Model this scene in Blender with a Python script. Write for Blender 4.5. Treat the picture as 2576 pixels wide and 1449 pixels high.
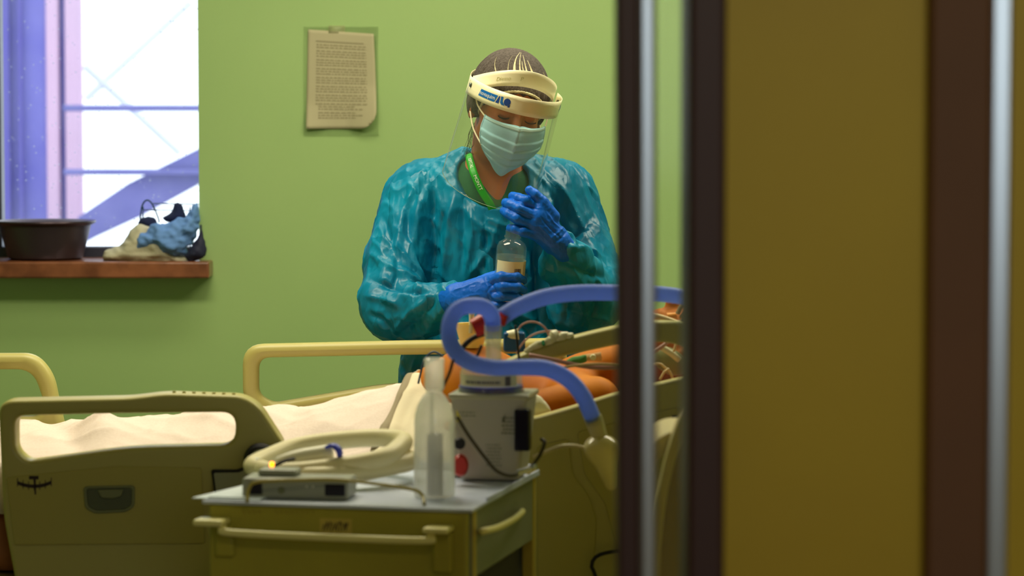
import bpy, bmesh, math, random
import numpy as np
from mathutils import Vector, Matrix, noise
random.seed(7)
for o in list(bpy.data.objects): bpy.data.objects.remove(o)
SC = bpy.context.scene
COL = SC.collection
PI = math.pi
def srgb(r, g, b):
    f = lambda c: ((c/255+0.055)/1.055)**2.4 if c > 10 else c/255/12.92
    return (f(r), f(g), f(b))
# ------------------------------------------------------------------ camera
F = 7000.0; CX, CY = 1288.0, 724.5; HOR = 300.0; CAMZ = 1.44
PITCH = math.atan((CY-HOR)/F)
cam_d = bpy.data.cameras.new('camera'); cam = bpy.data.objects.new('camera', cam_d); COL.objects.link(cam)
cam_d.sensor_width = 36; cam_d.lens = F*36/2576
cam.location = (0, 0, CAMZ); cam.rotation_euler = (PI/2-PITCH, 0, 0)
cam_d.clip_start = 0.05; cam_d.clip_end = 200
cam_d.dof.use_dof = True; cam_d.dof.focus_distance = 6.2; cam_d.dof.aperture_fstop = 4.2
SC.camera = cam
# ------------------------------------------------------------------ world, lights, exposure
W = bpy.data.worlds.new('sky'); SC.world = W; W.use_nodes = True
bg = W.node_tree.nodes['Background']; bg.inputs[0].default_value = (0.80, 0.90, 1.0, 1); bg.inputs[1].default_value = 2.6
def area(name, loc, rot, sx, sy, power, color, spread=180):
    d = bpy.data.lights.new(name, 'AREA'); d.shape = 'RECTANGLE'; d.size = sx; d.size_y = sy
    d.energy = power; d.color = color; d.spread = math.radians(spread)
    o = bpy.data.objects.new(name, d); o.location = loc; o.rotation_euler = rot; COL.objects.link(o); return o
WARM = (1.0, 0.91, 0.66)
area('ward_lamp', (-0.75, 5.75, 2.62), (0, 0, 0), 1.1, 0.5, 40, WARM)
area('bed_head_lamp', (0.95, 6.35, 2.62), (0, 0, 0), 1.1, 0.5, 34, WARM)
area('window_wall_lamp', (-0.2, 7.1, 2.62), (0, 0, 0), 1.6, 0.3, 16, WARM)
area('corridor_lamp', (0.5, 1.2, 2.55), (0, 0, 0), 1.0, 0.4, 19, (1.0, 0.84, 0.48))
area('added_reflection_light', (0.90, -1.3, 1.85), (PI/2, 0, 0), 1.5, 1.1, 15, (0.70, 0.84, 1.0))  # no window here: unseen cool light added for bluish reflections on the metal strips
pd = area('window_portal', (-1.2, 8.35, 1.75), (-PI/2, 0, 0), 1.4, 1.5, 1, (1, 1, 1)); pd.data.cycles.is_portal = True
SC.cycles.transparent_max_bounces = 32
SC.view_settings.view_transform = 'Standard'; SC.view_settings.look = 'None'
SC.view_settings.gamma = 1; SC.view_settings.exposure = 0.0; SC.view_settings.use_curve_mapping = False

# ------------------------------------------------------------------ pixel helpers
_c, _s = math.cos(PITCH), math.sin(PITCH)
def P(px, py, Y):
    a = (px-CX)/F; b = -(py-CY)/F
    d = Vector((a, _c+b*_s, -_s+b*_c)); t = Y/d.y
    return Vector((0, 0, CAMZ))+d*t
def Q(px, py, z):
    a = (px-CX)/F; b = -(py-CY)/F
    d = Vector((a, _c+b*_s, -_s+b*_c)); t = (z-CAMZ)/d.z
    return Vector((0, 0, CAMZ))+d*t
def proj(V):
    V = np.asarray(V, dtype=np.float64); x, y, z = V[:, 0], V[:, 1], V[:, 2]-CAMZ
    fw = y*_c-z*_s; up = y*_s+z*_c
    return CX+F*x/fw, CY-F*up/fw

# ------------------------------------------------------------------ materials
MATS = {}
def mat(name, col, rough=0.5, metal=0.0, bump=None, vary=None, trans=0.0, alpha=1.0, spec=0.5, sss=0.0, coat=0.0, ior=1.45, emit=None, transl=0.0):
    """bump=(scale, strength, distance); vary=(scale, dark colour, lo, hi)"""
    if name in MATS: return MATS[name]
    m = bpy.data.materials.new(name); m.use_nodes = True; nt = m.node_tree; b = nt.nodes['Principled BSDF']
    c = srgb(*col)
    b.inputs['Base Color'].default_value = (*c, 1); b.inputs['Roughness'].default_value = rough
    b.inputs['Metallic'].default_value = metal; b.inputs['Transmission Weight'].default_value = trans
    b.inputs['Alpha'].default_value = alpha; b.inputs['Specular IOR Level'].default_value = spec
    b.inputs['IOR'].default_value = ior; b.inputs['Coat Weight'].default_value = coat
    if sss: b.inputs['Subsurface Weight'].default_value = sss; b.inputs['Subsurface Scale'].default_value = 0.01
    if emit: b.inputs['Emission Color'].default_value = (*srgb(*emit[0]), 1); b.inputs['Emission Strength'].default_value = emit[1]
    tc = nt.nodes.new('ShaderNodeTexCoord')
    if vary:
        n = nt.nodes.new('ShaderNodeTexNoise'); n.inputs['Scale'].default_value = vary[0]; n.inputs['Detail'].default_value = 6
        r = nt.nodes.new('ShaderNodeValToRGB'); r.color_ramp.elements[0].position = vary[2]; r.color_ramp.elements[1].position = vary[3]
        r.color_ramp.elements[0].color = (*srgb(*vary[1]), 1); r.color_ramp.elements[1].color = (*c, 1)
        nt.links.new(tc.outputs['Object'], n.inputs['Vector']); nt.links.new(n.outputs['Fac'], r.inputs['Fac']); nt.links.new(r.outputs['Color'], b.inputs['Base Color'])
    if bump:
        n = nt.nodes.new('ShaderNodeTexNoise'); n.inputs['Scale'].default_value = bump[0]; n.inputs['Detail'].default_value = 5
        bp = nt.nodes.new('ShaderNodeBump'); bp.inputs['Strength'].default_value = bump[1]; bp.inputs['Distance'].default_value = bump[2]
        nt.links.new(tc.outputs['Object'], n.inputs['Vector']); nt.links.new(n.outputs['Fac'], bp.inputs['Height']); nt.links.new(bp.outputs['Normal'], b.inputs['Normal'])
    if transl:
        t = nt.nodes.new('ShaderNodeBsdfTranslucent'); t.inputs[0].default_value = (*c, 1)
        mx = nt.nodes.new('ShaderNodeMixShader'); mx.inputs[0].default_value = transl
        out = nt.nodes['Material Output']; nt.links.new(b.outputs[0], mx.inputs[1]); nt.links.new(t.outputs[0], mx.inputs[2]); nt.links.new(mx.outputs[0], out.inputs[0])
    MATS[name] = m; return m
def clear_mat(name, tint=(235, 240, 225), haze=0.12, rough=0.15, fres=1.35, speck=0):
    """thin clear plastic: transparency + faint haze + fresnel gloss"""
    if name in MATS: return MATS[name]
    m = bpy.data.materials.new(name); m.use_nodes = True; nt = m.node_tree; nt.nodes.remove(nt.nodes['Principled BSDF'])
    out = nt.nodes['Material Output']
    t = nt.nodes.new('ShaderNodeBsdfTransparent'); d = nt.nodes.new('ShaderNodeBsdfDiffuse'); tl = nt.nodes.new('ShaderNodeBsdfTranslucent')
    g = nt.nodes.new('ShaderNodeBsdfGlossy'); g.inputs['Roughness'].default_value = rough; g.inputs[0].default_value = (1, 1, 1, 1)
    t.inputs[0].default_value = (*[min(1, x*1.02) for x in srgb(250, 251, 250)], 1)
    d.inputs[0].default_value = (*srgb(*tint), 1); tl.inputs[0].default_value = (*srgb(*tint), 1)
    a = nt.nodes.new('ShaderNodeMixShader'); a.inputs[0].default_value = 0.5; nt.links.new(d.outputs[0], a.inputs[1]); nt.links.new(tl.outputs[0], a.inputs[2])
    h = nt.nodes.new('ShaderNodeMixShader'); h.inputs[0].default_value = haze; nt.links.new(t.outputs[0], h.inputs[1]); nt.links.new(a.outputs[0], h.inputs[2])
    if speck:
        tc = nt.nodes.new('ShaderNodeTexCoord'); n = nt.nodes.new('ShaderNodeTexVoronoi'); n.inputs['Scale'].default_value = speck
        n2 = nt.nodes.new('ShaderNodeTexNoise'); n2.inputs['Scale'].default_value = speck*0.12; n2.inputs['Detail'].default_value = 8
        r = nt.nodes.new('ShaderNodeMapRange'); r.inputs[1].default_value = 0.05; r.inputs[2].default_value = 0.16; r.inputs[3].default_value = 0.45; r.inputs[4].default_value = 0.0
        r2 = nt.nodes.new('ShaderNodeMapRange'); r2.inputs[1].default_value = 0.35; r2.inputs[2].default_value = 0.7; r2.inputs[3].default_value = haze*0.5; r2.inputs[4].default_value = haze*1.6
        ad = nt.nodes.new('ShaderNodeMath'); ad.operation = 'ADD'
        nt.links.new(tc.outputs['Object'], n.inputs['Vector']); nt.links.new(tc.outputs['Object'], n2.inputs['Vector'])
        nt.links.new(n.outputs['Distance'], r.inputs[0]); nt.links.new(n2.outputs['Fac'], r2.inputs[0])
        nt.links.new(r.outputs[0], ad.inputs[0]); nt.links.new(r2.outputs[0], ad.inputs[1]); nt.links.new(ad.outputs[0], h.inputs[0])
    fr = nt.nodes.new('ShaderNodeFresnel'); ge = nt.nodes.new('ShaderNodeNewGeometry'); ml = nt.nodes.new('ShaderNodeMapRange')
    ml.inputs[3].default_value = fres; ml.inputs[4].default_value = 1/fres; nt.links.new(ge.outputs['Backfacing'], ml.inputs[0]); nt.links.new(ml.outputs[0], fr.inputs[0])
    o = nt.nodes.new('ShaderNodeMixShader'); nt.links.new(fr.outputs[0], o.inputs[0]); nt.links.new(h.outputs[0], o.inputs[1]); nt.links.new(g.outputs[0], o.inputs[2])
    nt.links.new(o.outputs[0], out.inputs[0]); MATS[name] = m; return m
def crumple_mat(name, col, dark, rough, scale, dist, spec=0.5, stretch=(1, 1, 1), transl=0.0, coat=0.0, strength=1.0):
    """creased sheet plastic or rubber: warped cell edges as bump"""
    m = mat(name, col, rough, spec=spec, transl=transl, coat=coat, vary=(6, dark, 0.3, 0.62)); nt = m.node_tree; b = nt.nodes['Principled BSDF']
    tc = nt.nodes.new('ShaderNodeTexCoord'); mp = nt.nodes.new('ShaderNodeMapping'); mp.inputs['Scale'].default_value = stretch
    nt.links.new(tc.outputs['Object'], mp.inputs[0])
    w = nt.nodes.new('ShaderNodeTexNoise'); w.inputs['Scale'].default_value = scale*0.7; w.inputs['Detail'].default_value = 3; nt.links.new(mp.outputs[0], w.inputs['Vector'])
    mul = nt.nodes.new('ShaderNodeVectorMath'); mul.operation = 'SCALE'; mul.inputs['Scale'].default_value = 1.1/scale; nt.links.new(w.outputs['Color'], mul.inputs[0])
    add = nt.nodes.new('ShaderNodeVectorMath'); nt.links.new(mp.outputs[0], add.inputs[0]); nt.links.new(mul.outputs[0], add.inputs[1])
    last = None
    for k, (sc, am) in enumerate(((scale, 1.0), (scale*2.7, 0.5))):
        v = nt.nodes.new('ShaderNodeTexVoronoi'); v.feature = 'F1'; v.inputs['Scale'].default_value = sc
        nt.links.new(add.outputs[0], v.inputs['Vector'])
        df = nt.nodes.new('ShaderNodeVectorMath'); df.operation = 'SUBTRACT'; nt.links.new(add.outputs[0], df.inputs[0]); nt.links.new(v.outputs['Position'], df.inputs[1])
        cc = nt.nodes.new('ShaderNodeVectorMath'); cc.operation = 'SUBTRACT'; cc.inputs[1].default_value = (0.5, 0.5, 0.5); nt.links.new(v.outputs['Color'], cc.inputs[0])
        dt = nt.nodes.new('ShaderNodeVectorMath'); dt.operation = 'DOT_PRODUCT'; nt.links.new(df.outputs[0], dt.inputs[0]); nt.links.new(cc.outputs[0], dt.inputs[1])
        bp = nt.nodes.new('ShaderNodeBump'); bp.inputs['Strength'].default_value = strength; bp.inputs['Distance'].default_value = dist*am
        nt.links.new(dt.outputs['Value'], bp.inputs['Height'])
        if last: nt.links.new(last.outputs[0], bp.inputs['Normal'])
        last = bp
    nt.links.new(last.outputs[0], b.inputs['Normal']); return m

# ------------------------------------------------------------------ object helpers
MW = {}
def empty(name, loc, label=None, cat=None, group=None, rz=0.0):
    o = bpy.data.objects.new(name, None); o.location = loc; o.rotation_euler = (0, 0, rz); o.empty_display_size = 0.05
    COL.objects.link(o); MW[o.name] = Matrix.Translation(loc) @ Matrix.Rotation(rz, 4, 'Z')
    if label: o['label'] = label
    if cat: o['category'] = cat
    if group: o['group'] = group
    return o
def tag(o, label=None, cat=None, group=None, kind=None):
    if label: o['label'] = label
    if cat: o['category'] = cat
    if group: o['group'] = group
    if kind: o['kind'] = kind
    return o
def link(name, me, m=None, parent=None, world=True, sharp=35, origin=None):
    """mesh in world coordinates (or the thing's own when world=False)"""
    o = bpy.data.objects.new(name, me); COL.objects.link(o)
    if m is not None and len(me.materials) == 0: me.materials.append(m)
    me.polygons.foreach_set('use_smooth', [True]*len(me.polygons))
    if sharp and sharp < 180: me.set_sharp_from_angle(angle=math.radians(sharp))
    if parent is not None:
        root = MW[parent.name]
        if world: me.transform(root.inverted())
        o.parent = parent; MW[o.name] = root
    else:
        vs = np.empty(len(me.vertices)*3); me.vertices.foreach_get('co', vs); vs = vs.reshape(-1, 3)
        if origin is None: origin = Vector(((vs[:, 0].min()+vs[:, 0].max())/2, (vs[:, 1].min()+vs[:, 1].max())/2, vs[:, 2].min()))
        me.transform(Matrix.Translation(-Vector(origin))); o.location = origin; MW[o.name] = Matrix.Translation(origin)
    return o
class MB:
    def __init__(s): s.v = []; s.f = []; s.mi = []; s.mats = []; s.cur = 0
    def use(s, m):
        if m not in s.mats: s.mats.append(m)
        s.cur = s.mats.index(m); return s
    def add(s, vs, fs):
        n = len(s.v); s.v += [tuple(v) for v in vs]; s.f += [tuple(n+i for i in f) for f in fs]; s.mi += [s.cur]*len(fs); return s
    def box(s, a, b, M=None):
        x0, y0, z0 = a; x1, y1, z1 = b
        vs = [Vector(p) for p in ((x0, y0, z0), (x1, y0, z0), (x1, y1, z0), (x0, y1, z0), (x0, y0, z1), (x1, y0, z1), (x1, y1, z1), (x0, y1, z1))]
        if M is not None: vs = [M @ v for v in vs]
        return s.add(vs, [(0, 3, 2, 1), (4, 5, 6, 7), (0, 1, 5, 4), (1, 2, 6, 5), (2, 3, 7, 6), (3, 0, 4, 7)])
    def lathe(s, prof, n=40, M=None, caps=True):
        M = M or Matrix.Identity(4); vs = []; fs = []
        for r, z in prof:
            for k in range(n): a = 2*PI*k/n; vs.append(M @ Vector((r*math.cos(a), r*math.sin(a), z)))
        for i in range(len(prof)-1):
            for k in range(n): k2 = (k+1) % n; fs.append((i*n+k, i*n+k2, (i+1)*n+k2, (i+1)*n+k))
        if caps:
            if prof[0][0] > 1e-6: fs.append(tuple(range(n-1, -1, -1)))
            if prof[-1][0] > 1e-6: fs.append(tuple((len(prof)-1)*n+k for k in range(n)))
        return s.add(vs, fs)
    def tube(s, pts, r, n=14, caps=True, closed=False, flat=None, up=None):
        pts = [Vector(p) for p in pts]; N = len(pts); rr = r if hasattr(r, '__len__') else [r]*N
        vs = []; fs = []; prev = None
        for i, p in enumerate(pts):
            if closed: t = pts[(i+1) % N]-pts[i-1]
            else: t = pts[min(i+1, N-1)]-pts[max(i-1, 0)]
            t.normalize()
            if prev is None:
                u = Vector(up) if up else (Vector((0, 0, 1)) if abs(t.z) < 0.9 else Vector((1, 0, 0)))
            else: u = prev
            if up: u = Vector(up)
            u = (u-t*u.dot(t)).normalized(); prev = u; w = t.cross(u)
            fl = flat if flat else 1.0
            for k in range(n): a = 2*PI*k/n; vs.append(p+(u*math.cos(a)+w*math.sin(a)*fl)*rr[i])
        for i in range(N if closed else N-1):
            j = (i+1) % N
            for k in range(n): k2 = (k+1) % n; fs.append((i*n+k, i*n+k2, j*n+k2, j*n+k))
        if caps and not closed: fs.append(tuple(range(n-1, -1, -1))); fs.append(tuple((N-1)*n+k for k in range(n)))
        return s.add(vs, fs)
    def grid(s, rows, closed=False):
        n = len(rows[0]); vs = [p for r in rows for p in r]; fs = []
        for i in range(len(rows)-1):
            for k in range(n if closed else n-1): k2 = (k+1) % n; fs.append((i*n+k, i*n+k2, (i+1)*n+k2, (i+1)*n+k))
        return s.add(vs, fs)
    def build(s, name, m=None, parent=None, world=True, bevel=0, seg=2, sharp=35, solid=0, subsurf=0, origin=None, M=None):
        me = bpy.data.meshes.new(name); me.from_pydata([tuple(v) for v in s.v], [], s.f)
        for q in s.mats: me.materials.append(q)
        if s.mats: me.polygons.foreach_set('material_index', s.mi)
        if M is not None: me.transform(M)
        bm = bmesh.new(); bm.from_mesh(me); bmesh.ops.recalc_face_normals(bm, faces=bm.faces); bm.to_mesh(me); bm.free()
        me.update(); o = link(name, me, m, parent, world, sharp, origin)
        if solid: d = o.modifiers.new('solid', 'SOLIDIFY'); d.thickness = solid; d.offset = 0
        if bevel: d = o.modifiers.new('bevel', 'BEVEL'); d.width = bevel; d.segments = seg; d.limit_method = 'ANGLE'; d.angle_limit = math.radians(40); o.modifiers.new('wn', 'WEIGHTED_NORMAL').keep_sharp = True
        if subsurf: d = o.modifiers.new('sub', 'SUBSURF'); d.levels = subsurf; d.render_levels = subsurf
        return o
def spline(pts, n=12, closed=False):
    """Catmull-Rom through the points"""
    pts = [Vector(p) for p in pts]; N = len(pts); out = []
    for i in range(N if closed else N-1):
        if closed: a, b, c, d = pts[i-1], pts[i], pts[(i+1) % N], pts[(i+2) % N]
        else: a, b, c, d = pts[max(i-1, 0)], pts[i], pts[i+1], pts[min(i+2, N-1)]
        for k in range(n):
            t = k/n; out.append(0.5*((2*b)+(-a+c)*t+(2*a-5*b+4*c-d)*t*t+(-a+3*b-3*c+d)*t**3))
    if not closed: out.append(pts[-1])
    return out
def resample(pts, step):
    pts = [Vector(p) for p in pts]; L = [0]
    for a, b in zip(pts, pts[1:]): L.append(L[-1]+(b-a).length)
    n = max(2, int(L[-1]/step)); out = []; j = 0
    for i in range(n+1):
        s = L[-1]*i/n
        while j < len(L)-2 and L[j+1] < s: j += 1
        t = (s-L[j])/max(1e-9, L[j+1]-L[j]); out.append(pts[j].lerp(pts[j+1], min(1, max(0, t))))
    return out
def fillet(pts, r, n=6):
    """round the corners of a closed 2D polygon; r may be a list"""
    out = []; N = len(pts)
    for i in range(N):
        p = Vector(pts[i]); a = Vector(pts[i-1]); b = Vector(pts[(i+1) % N]); ri = r[i] if hasattr(r, '__len__') else r
        da = a-p; db = b-p; q = min(ri, da.length*0.48, db.length*0.48)
        p0 = p+da.normalized()*q; p1 = p+db.normalized()*q
        for k in range(n+1): t = k/n; out.append(p0*(1-t)**2+p*2*t*(1-t)+p1*t*t)
    return out
def plate(name, loops, thick, bevel, m, parent, origin, ax=None, world=True):
    """flat plate with holes: loops of (x,z) in a vertical plane, thickness along +Y around origin y"""
    cu = bpy.data.curves.new(name, 'CURVE'); cu.dimensions = '2D'; cu.fill_mode = 'BOTH'; cu.extrude = max(1e-4, thick/2-bevel); cu.bevel_depth = bevel; cu.bevel_resolution = 3
    cu.offset = -bevel
    for lp in loops:
        s = cu.splines.new('POLY'); s.points.add(len(lp)-1); s.use_cyclic_u = True
        for q, p in zip(s.points, lp): q.co = (p[0], p[1], 0, 1)
    t = bpy.data.objects.new('t', cu); COL.objects.link(t); dg = bpy.context.evaluated_depsgraph_get(); me = bpy.data.meshes.new_from_object(t.evaluated_get(dg))
    bpy.data.objects.remove(t); bpy.data.curves.remove(cu)
    A = ax if ax is not None else Matrix(((1, 0, 0, 0), (0, 0, 1, origin), (0, 1, 0, 0), (0, 0, 0, 1)))
    me.transform(A); me.name = name; me.materials.clear()
    bm = bmesh.new(); bm.from_mesh(me); bmesh.ops.remove_doubles(bm, verts=bm.verts, dist=1e-5); bmesh.ops.recalc_face_normals(bm, faces=bm.faces); bm.to_mesh(me); bm.free()
    o = link(name, me, m, parent, world, 40); d = o.modifiers.new('wn', 'WEIGHTED_NORMAL'); d.keep_sharp = True; return o
def text_raw(s, size=1.0, extrude=0.0, spacing=1.0):
    cu = bpy.data.curves.new('t', 'FONT'); cu.body = s; cu.size = size; cu.extrude = extrude; cu.align_x = 'CENTER'; cu.align_y = 'CENTER'; cu.space_character = spacing; cu.resolution_u = 3
    t = bpy.data.objects.new('t', cu); COL.objects.link(t); dg = bpy.context.evaluated_depsgraph_get(); me = bpy.data.meshes.new_from_object(t.evaluated_get(dg))
    bpy.data.objects.remove(t); bpy.data.curves.remove(cu); me.materials.clear()
    v = [tuple(q.co) for q in me.vertices]; f = [tuple(p.vertices) for p in me.polygons]; bpy.data.meshes.remove(me); return v, f
def text_on(name, s, size, fn, m, parent, spacing=1.0):
    """letters mapped through fn(u, v) -> point"""
    v, f = text_raw(s, size, spacing=spacing); b = MB(); b.add([fn(p[0], p[1]) for p in v], f)
    me = bpy.data.meshes.new(name); me.from_pydata([tuple(q) for q in b.v], [], b.f); me.update(); return link(name, me, m, parent, True, 180)

# ------------------------------------------------------------------ signed distance modelling
class Field:
    def __init__(s, lo, hi, h):
        s.lo = np.array(lo, dtype=np.float32); s.h = h; n = [int(math.ceil((b-a)/h))+1 for a, b in zip(lo, hi)]
        s.x = (lo[0]+h*np.arange(n[0], dtype=np.float32))[:, None, None]; s.y = (lo[1]+h*np.arange(n[1], dtype=np.float32))[None, :, None]; s.z = (lo[2]+h*np.arange(n[2], dtype=np.float32))[None, None, :]
        s.d = np.full(n, 9.0, dtype=np.float32)
    def cone(s, a, b, ra, rb, sq=None):
        """tapered capsule; sq squashes the given axis direction (unit vector, factor)"""
        a = np.array(a, dtype=np.float32); b = np.array(b, dtype=np.float32); ba = b-a; L = float((ba**2).sum())+1e-9
        px, py, pz = s.x-a[0], s.y-a[1], s.z-a[2]; t = np.clip((px*ba[0]+py*ba[1]+pz*ba[2])/L, 0, 1)
        dx, dy, dz = px-t*ba[0], py-t*ba[1], pz-t*ba[2]
        if sq is not None:
            u, k = sq; w = dx*u[0]+dy*u[1]+dz*u[2]; g = w*(k-1); dx = dx+g*u[0]; dy = dy+g*u[1]; dz = dz+g*u[2]
        return np.sqrt(dx*dx+dy*dy+dz*dz)-(ra+(rb-ra)*t)
    def ell(s, c, r, R=None):
        px, py, pz = s.x-c[0], s.y-c[1], s.z-c[2]
        if R is not None:
            R = np.array(R.to_3x3() if isinstance(R, Matrix) else R).T
            px, py, pz = R[0, 0]*px+R[0, 1]*py+R[0, 2]*pz, R[1, 0]*px+R[1, 1]*py+R[1, 2]*pz, R[2, 0]*px+R[2, 1]*py+R[2, 2]*pz
        k0 = np.sqrt((px/r[0])**2+(py/r[1])**2+(pz/r[2])**2); k1 = np.sqrt((px/r[0]**2)**2+(py/r[1]**2)**2+(pz/r[2]**2)**2)
        return k0*(k0-1)/np.maximum(k1, 1e-6)
    def plane(s, p, n):
        n = Vector(n).normalized(); return (s.x-p[0])*n[0]+(s.y-p[1])*n[1]+(s.z-p[2])*n[2]
    @staticmethod
    def smin(a, b, k):
        h = np.clip(0.5+0.5*(b-a)/k, 0, 1); return b+(a-b)*h-k*h*(1-h)
    def add(s, e, k=0.02): s.d = s.smin(s.d, e, k).astype(np.float32); return s
    def sub(s, e, k=0.01): s.d = -s.smin(-s.d, e, k); return s
    def cut(s, e, k=0.004): s.d = -s.smin(-s.d, -e, k); return s   # keep where e < 0
    def mesh(s):
        v = s.d; I = v < 0; nx, ny, nz = v.shape
        offs = [(i, j, k) for i in (0, 1) for j in (0, 1) for k in (0, 1)]
        cnt = np.zeros((nx-1, ny-1, nz-1), np.uint8)
        for i, j, k in offs: cnt += I[i:nx-1+i, j:ny-1+j, k:nz-1+k]
        act = (cnt > 0) & (cnt < 8); ids = np.argwhere(act); idx = np.full(act.shape, -1, np.int64); idx[act] = np.arange(len(ids))
        C = np.stack([v[ids[:, 0]+i, ids[:, 1]+j, ids[:, 2]+k] for i, j, k in offs], 1); O = np.array(offs, float)
        acc = np.zeros((len(ids), 3)); num = np.zeros(len(ids))
        for a in range(8):
            for b in range(a+1, 8):
                if abs(O[a]-O[b]).sum() != 1: continue
                va, vb = C[:, a], C[:, b]; cr = (va < 0) != (vb < 0); t = np.where(cr, va/np.where(va == vb, 1, va-vb), 0)
                acc += (O[a]+t[:, None]*(O[b]-O[a]))*cr[:, None]; num += cr
        V = s.lo+s.h*(ids+acc/num[:, None]); Fs = []
        for ax in range(3):
            b, c = (ax+1) % 3, (ax+2) % 3
            A0 = [slice(None)]*3; A1 = [slice(None)]*3; A0[ax] = slice(0, -1); A1[ax] = slice(1, None)
            s0 = I[tuple(A0)]; s1 = I[tuple(A1)]; df = s0 != s1
            e = np.argwhere(df); ok = (e[:, b] > 0) & (e[:, c] > 0) & (e[:, b] < v.shape[b]-1) & (e[:, c] < v.shape[c]-1); e = e[ok]
            q = []
            for db, dc in ((-1, -1), (0, -1), (0, 0), (-1, 0)):
                t = e.copy(); t[:, b] += db; t[:, c] += dc; q.append(idx[t[:, 0], t[:, 1], t[:, 2]])
            q = np.stack(q, 1); fl = ~s0[e[:, 0], e[:, 1], e[:, 2]]; q[fl] = q[fl][:, ::-1]; Fs.append(q)
        return V, np.concatenate(Fs)
def np_mesh(name, V, Fq):
    me = bpy.data.meshes.new(name); me.vertices.add(len(V)); me.vertices.foreach_set('co', np.asarray(V, np.float32).ravel())
    k = Fq.shape[1]; me.loops.add(Fq.size); me.loops.foreach_set('vertex_index', Fq.astype(np.int32).ravel()); me.polygons.add(len(Fq)); me.polygons.foreach_set('loop_start', np.arange(0, Fq.size, k, dtype=np.int32)); me.update(calc_edges=True); me.validate(); return me
def normals(me):
    n = np.empty(len(me.vertices)*3, np.float32); me.vertices.foreach_get('co', n); V = n.reshape(-1, 3).copy()
    m = np.empty(len(me.vertices)*3, np.float32); me.vertex_normals.foreach_get('vector', m); return V, m.reshape(-1, 3)
def relax(V, Fq, it=1, w=0.5):
    n = len(V)
    for _ in range(it):
        S = np.zeros((n, 3)); c = np.zeros(n)
        for a, b in ((0, 1), (1, 2), (2, 3), (3, 0)):
            i, j = Fq[:, a], Fq[:, b]
            for p, q in ((i, j), (j, i)):
                for d in range(3): S[:, d] += np.bincount(p, V[q, d], n)
                c += np.bincount(p, minlength=n)
        V = V*(1-w)+w*S/np.maximum(c, 1)[:, None]
    return V
def folds(V, Nn, lines, front=True):
    """ridges (+) and valleys (-) drawn as picture polylines on the side facing the room's door"""
    px, py = proj(V); D = np.zeros(len(V))
    for pts, w, amp in lines:
        best = np.full(len(V), 1e9); L = []; tot = 0
        for a, b in zip(pts, pts[1:]): L.append(tot); tot += math.hypot(b[0]-a[0], b[1]-a[1])
        tt = np.zeros(len(V))
        for (a, b), l0 in zip(zip(pts, pts[1:]), L):
            dx, dy = b[0]-a[0], b[1]-a[1]; l2 = dx*dx+dy*dy+1e-6; t = np.clip(((px-a[0])*dx+(py-a[1])*dy)/l2, 0, 1)
            d = np.hypot(px-a[0]-t*dx, py-a[1]-t*dy); m = d < best; best = np.where(m, d, best); tt = np.where(m, (l0+t*math.sqrt(l2))/tot, tt)
        taper = np.clip(np.minimum(tt, 1-tt)*4+0.15, 0, 1)
        D += amp*taper*np.exp(-(best/w)**1.4)
    if front: D *= np.clip(-Nn[:, 1]*2.5+0.3, 0, 1)
    return V+Nn*D[:, None]
# ================================================================== THE ROOM
m_wall = mat('green_wall_paint', (160, 190, 122), 0.55, bump=(60, 0.15, 0.002), vary=(1.3, (152, 184, 116), 0.35, 0.7))
m_ceil = mat('ceiling_paint', (205, 205, 190), 0.9)
m_floor = mat('vinyl_floor', (96, 92, 62), 0.45, vary=(9, (84, 80, 54), 0.4, 0.6))
m_corr = mat('corridor_wall', (150, 128, 60), 0.7)
m_olive = mat('olive_painted_panel', (180, 156, 16), 0.5, bump=(30, 0.1, 0.002), vary=(1.6, (164, 138, 22), 0.3, 0.7))
m_dark = mat('dark_brown_frame', (58, 34, 26), 0.5)
m_brown = mat('brown_post', (100, 64, 34), 0.6, vary=(3, (88, 58, 32), 0.3, 0.7))
m_alu = mat('brushed_aluminium', (215, 218, 215), 0.30, metal=0.9)
m_sill = mat('varnished_wood_sill', (150, 92, 62), 0.35, vary=(14, (110, 64, 42), 0.35, 0.65), coat=0.3)
m_wframe = mat('window_frame_dark', (60, 62, 80), 0.4)
def struct(mb, name, m=None, parent=None, **k): o = mb.build(name, m, parent, **k); o['kind'] = 'structure'; return o
YW = 8.0; WX0, WX1, WZ0, WZ1 = -1.95, -0.9, 1.03, 2.3
b = MB()
b.box((-2.7, YW, 0), (WX0, YW+0.26, 2.7)); b.box((WX1, YW, 0), (2.4, YW+0.26, 2.7)); b.box((WX0, YW, 0), (WX1, YW+0.26, WZ0)); b.box((WX0, YW, WZ1), (WX1, YW+0.26, 2.7))
struct(b, 'wall_back', m_wall)
struct(MB().box((-2.8, 3.0, 0), (-2.7, 8.0, 2.7)), 'wall_left', m_wall)
struct(MB().box((2.4, 3.12, 0), (2.5, 8.0, 2.7)), 'wall_right', m_wall)
struct(MB().box((-2.8, -1.5, 2.7), (2.5, 8.26, 2.8)), 'ceiling', m_ceil)
struct(MB().box((-2.8, -1.5, -0.1), (2.5, 8.26, 0.0)), 'floor', m_floor)
b = MB(); b.box((-1.5, -1.5, 0), (2.5, -1.4, 2.7)); b.box((-1.6, -1.5, 0), (-1.5, 3.0, 2.7)); b.box((2.4, -1.4, 0), (2.5, 3.0, 2.7)); struct(b, 'wall_corridor', m_corr)
struct(MB().box((-2.8, 3.0, 0), (-0.86, 3.12, 2.7)), 'wall_front_left', m_corr)
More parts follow.
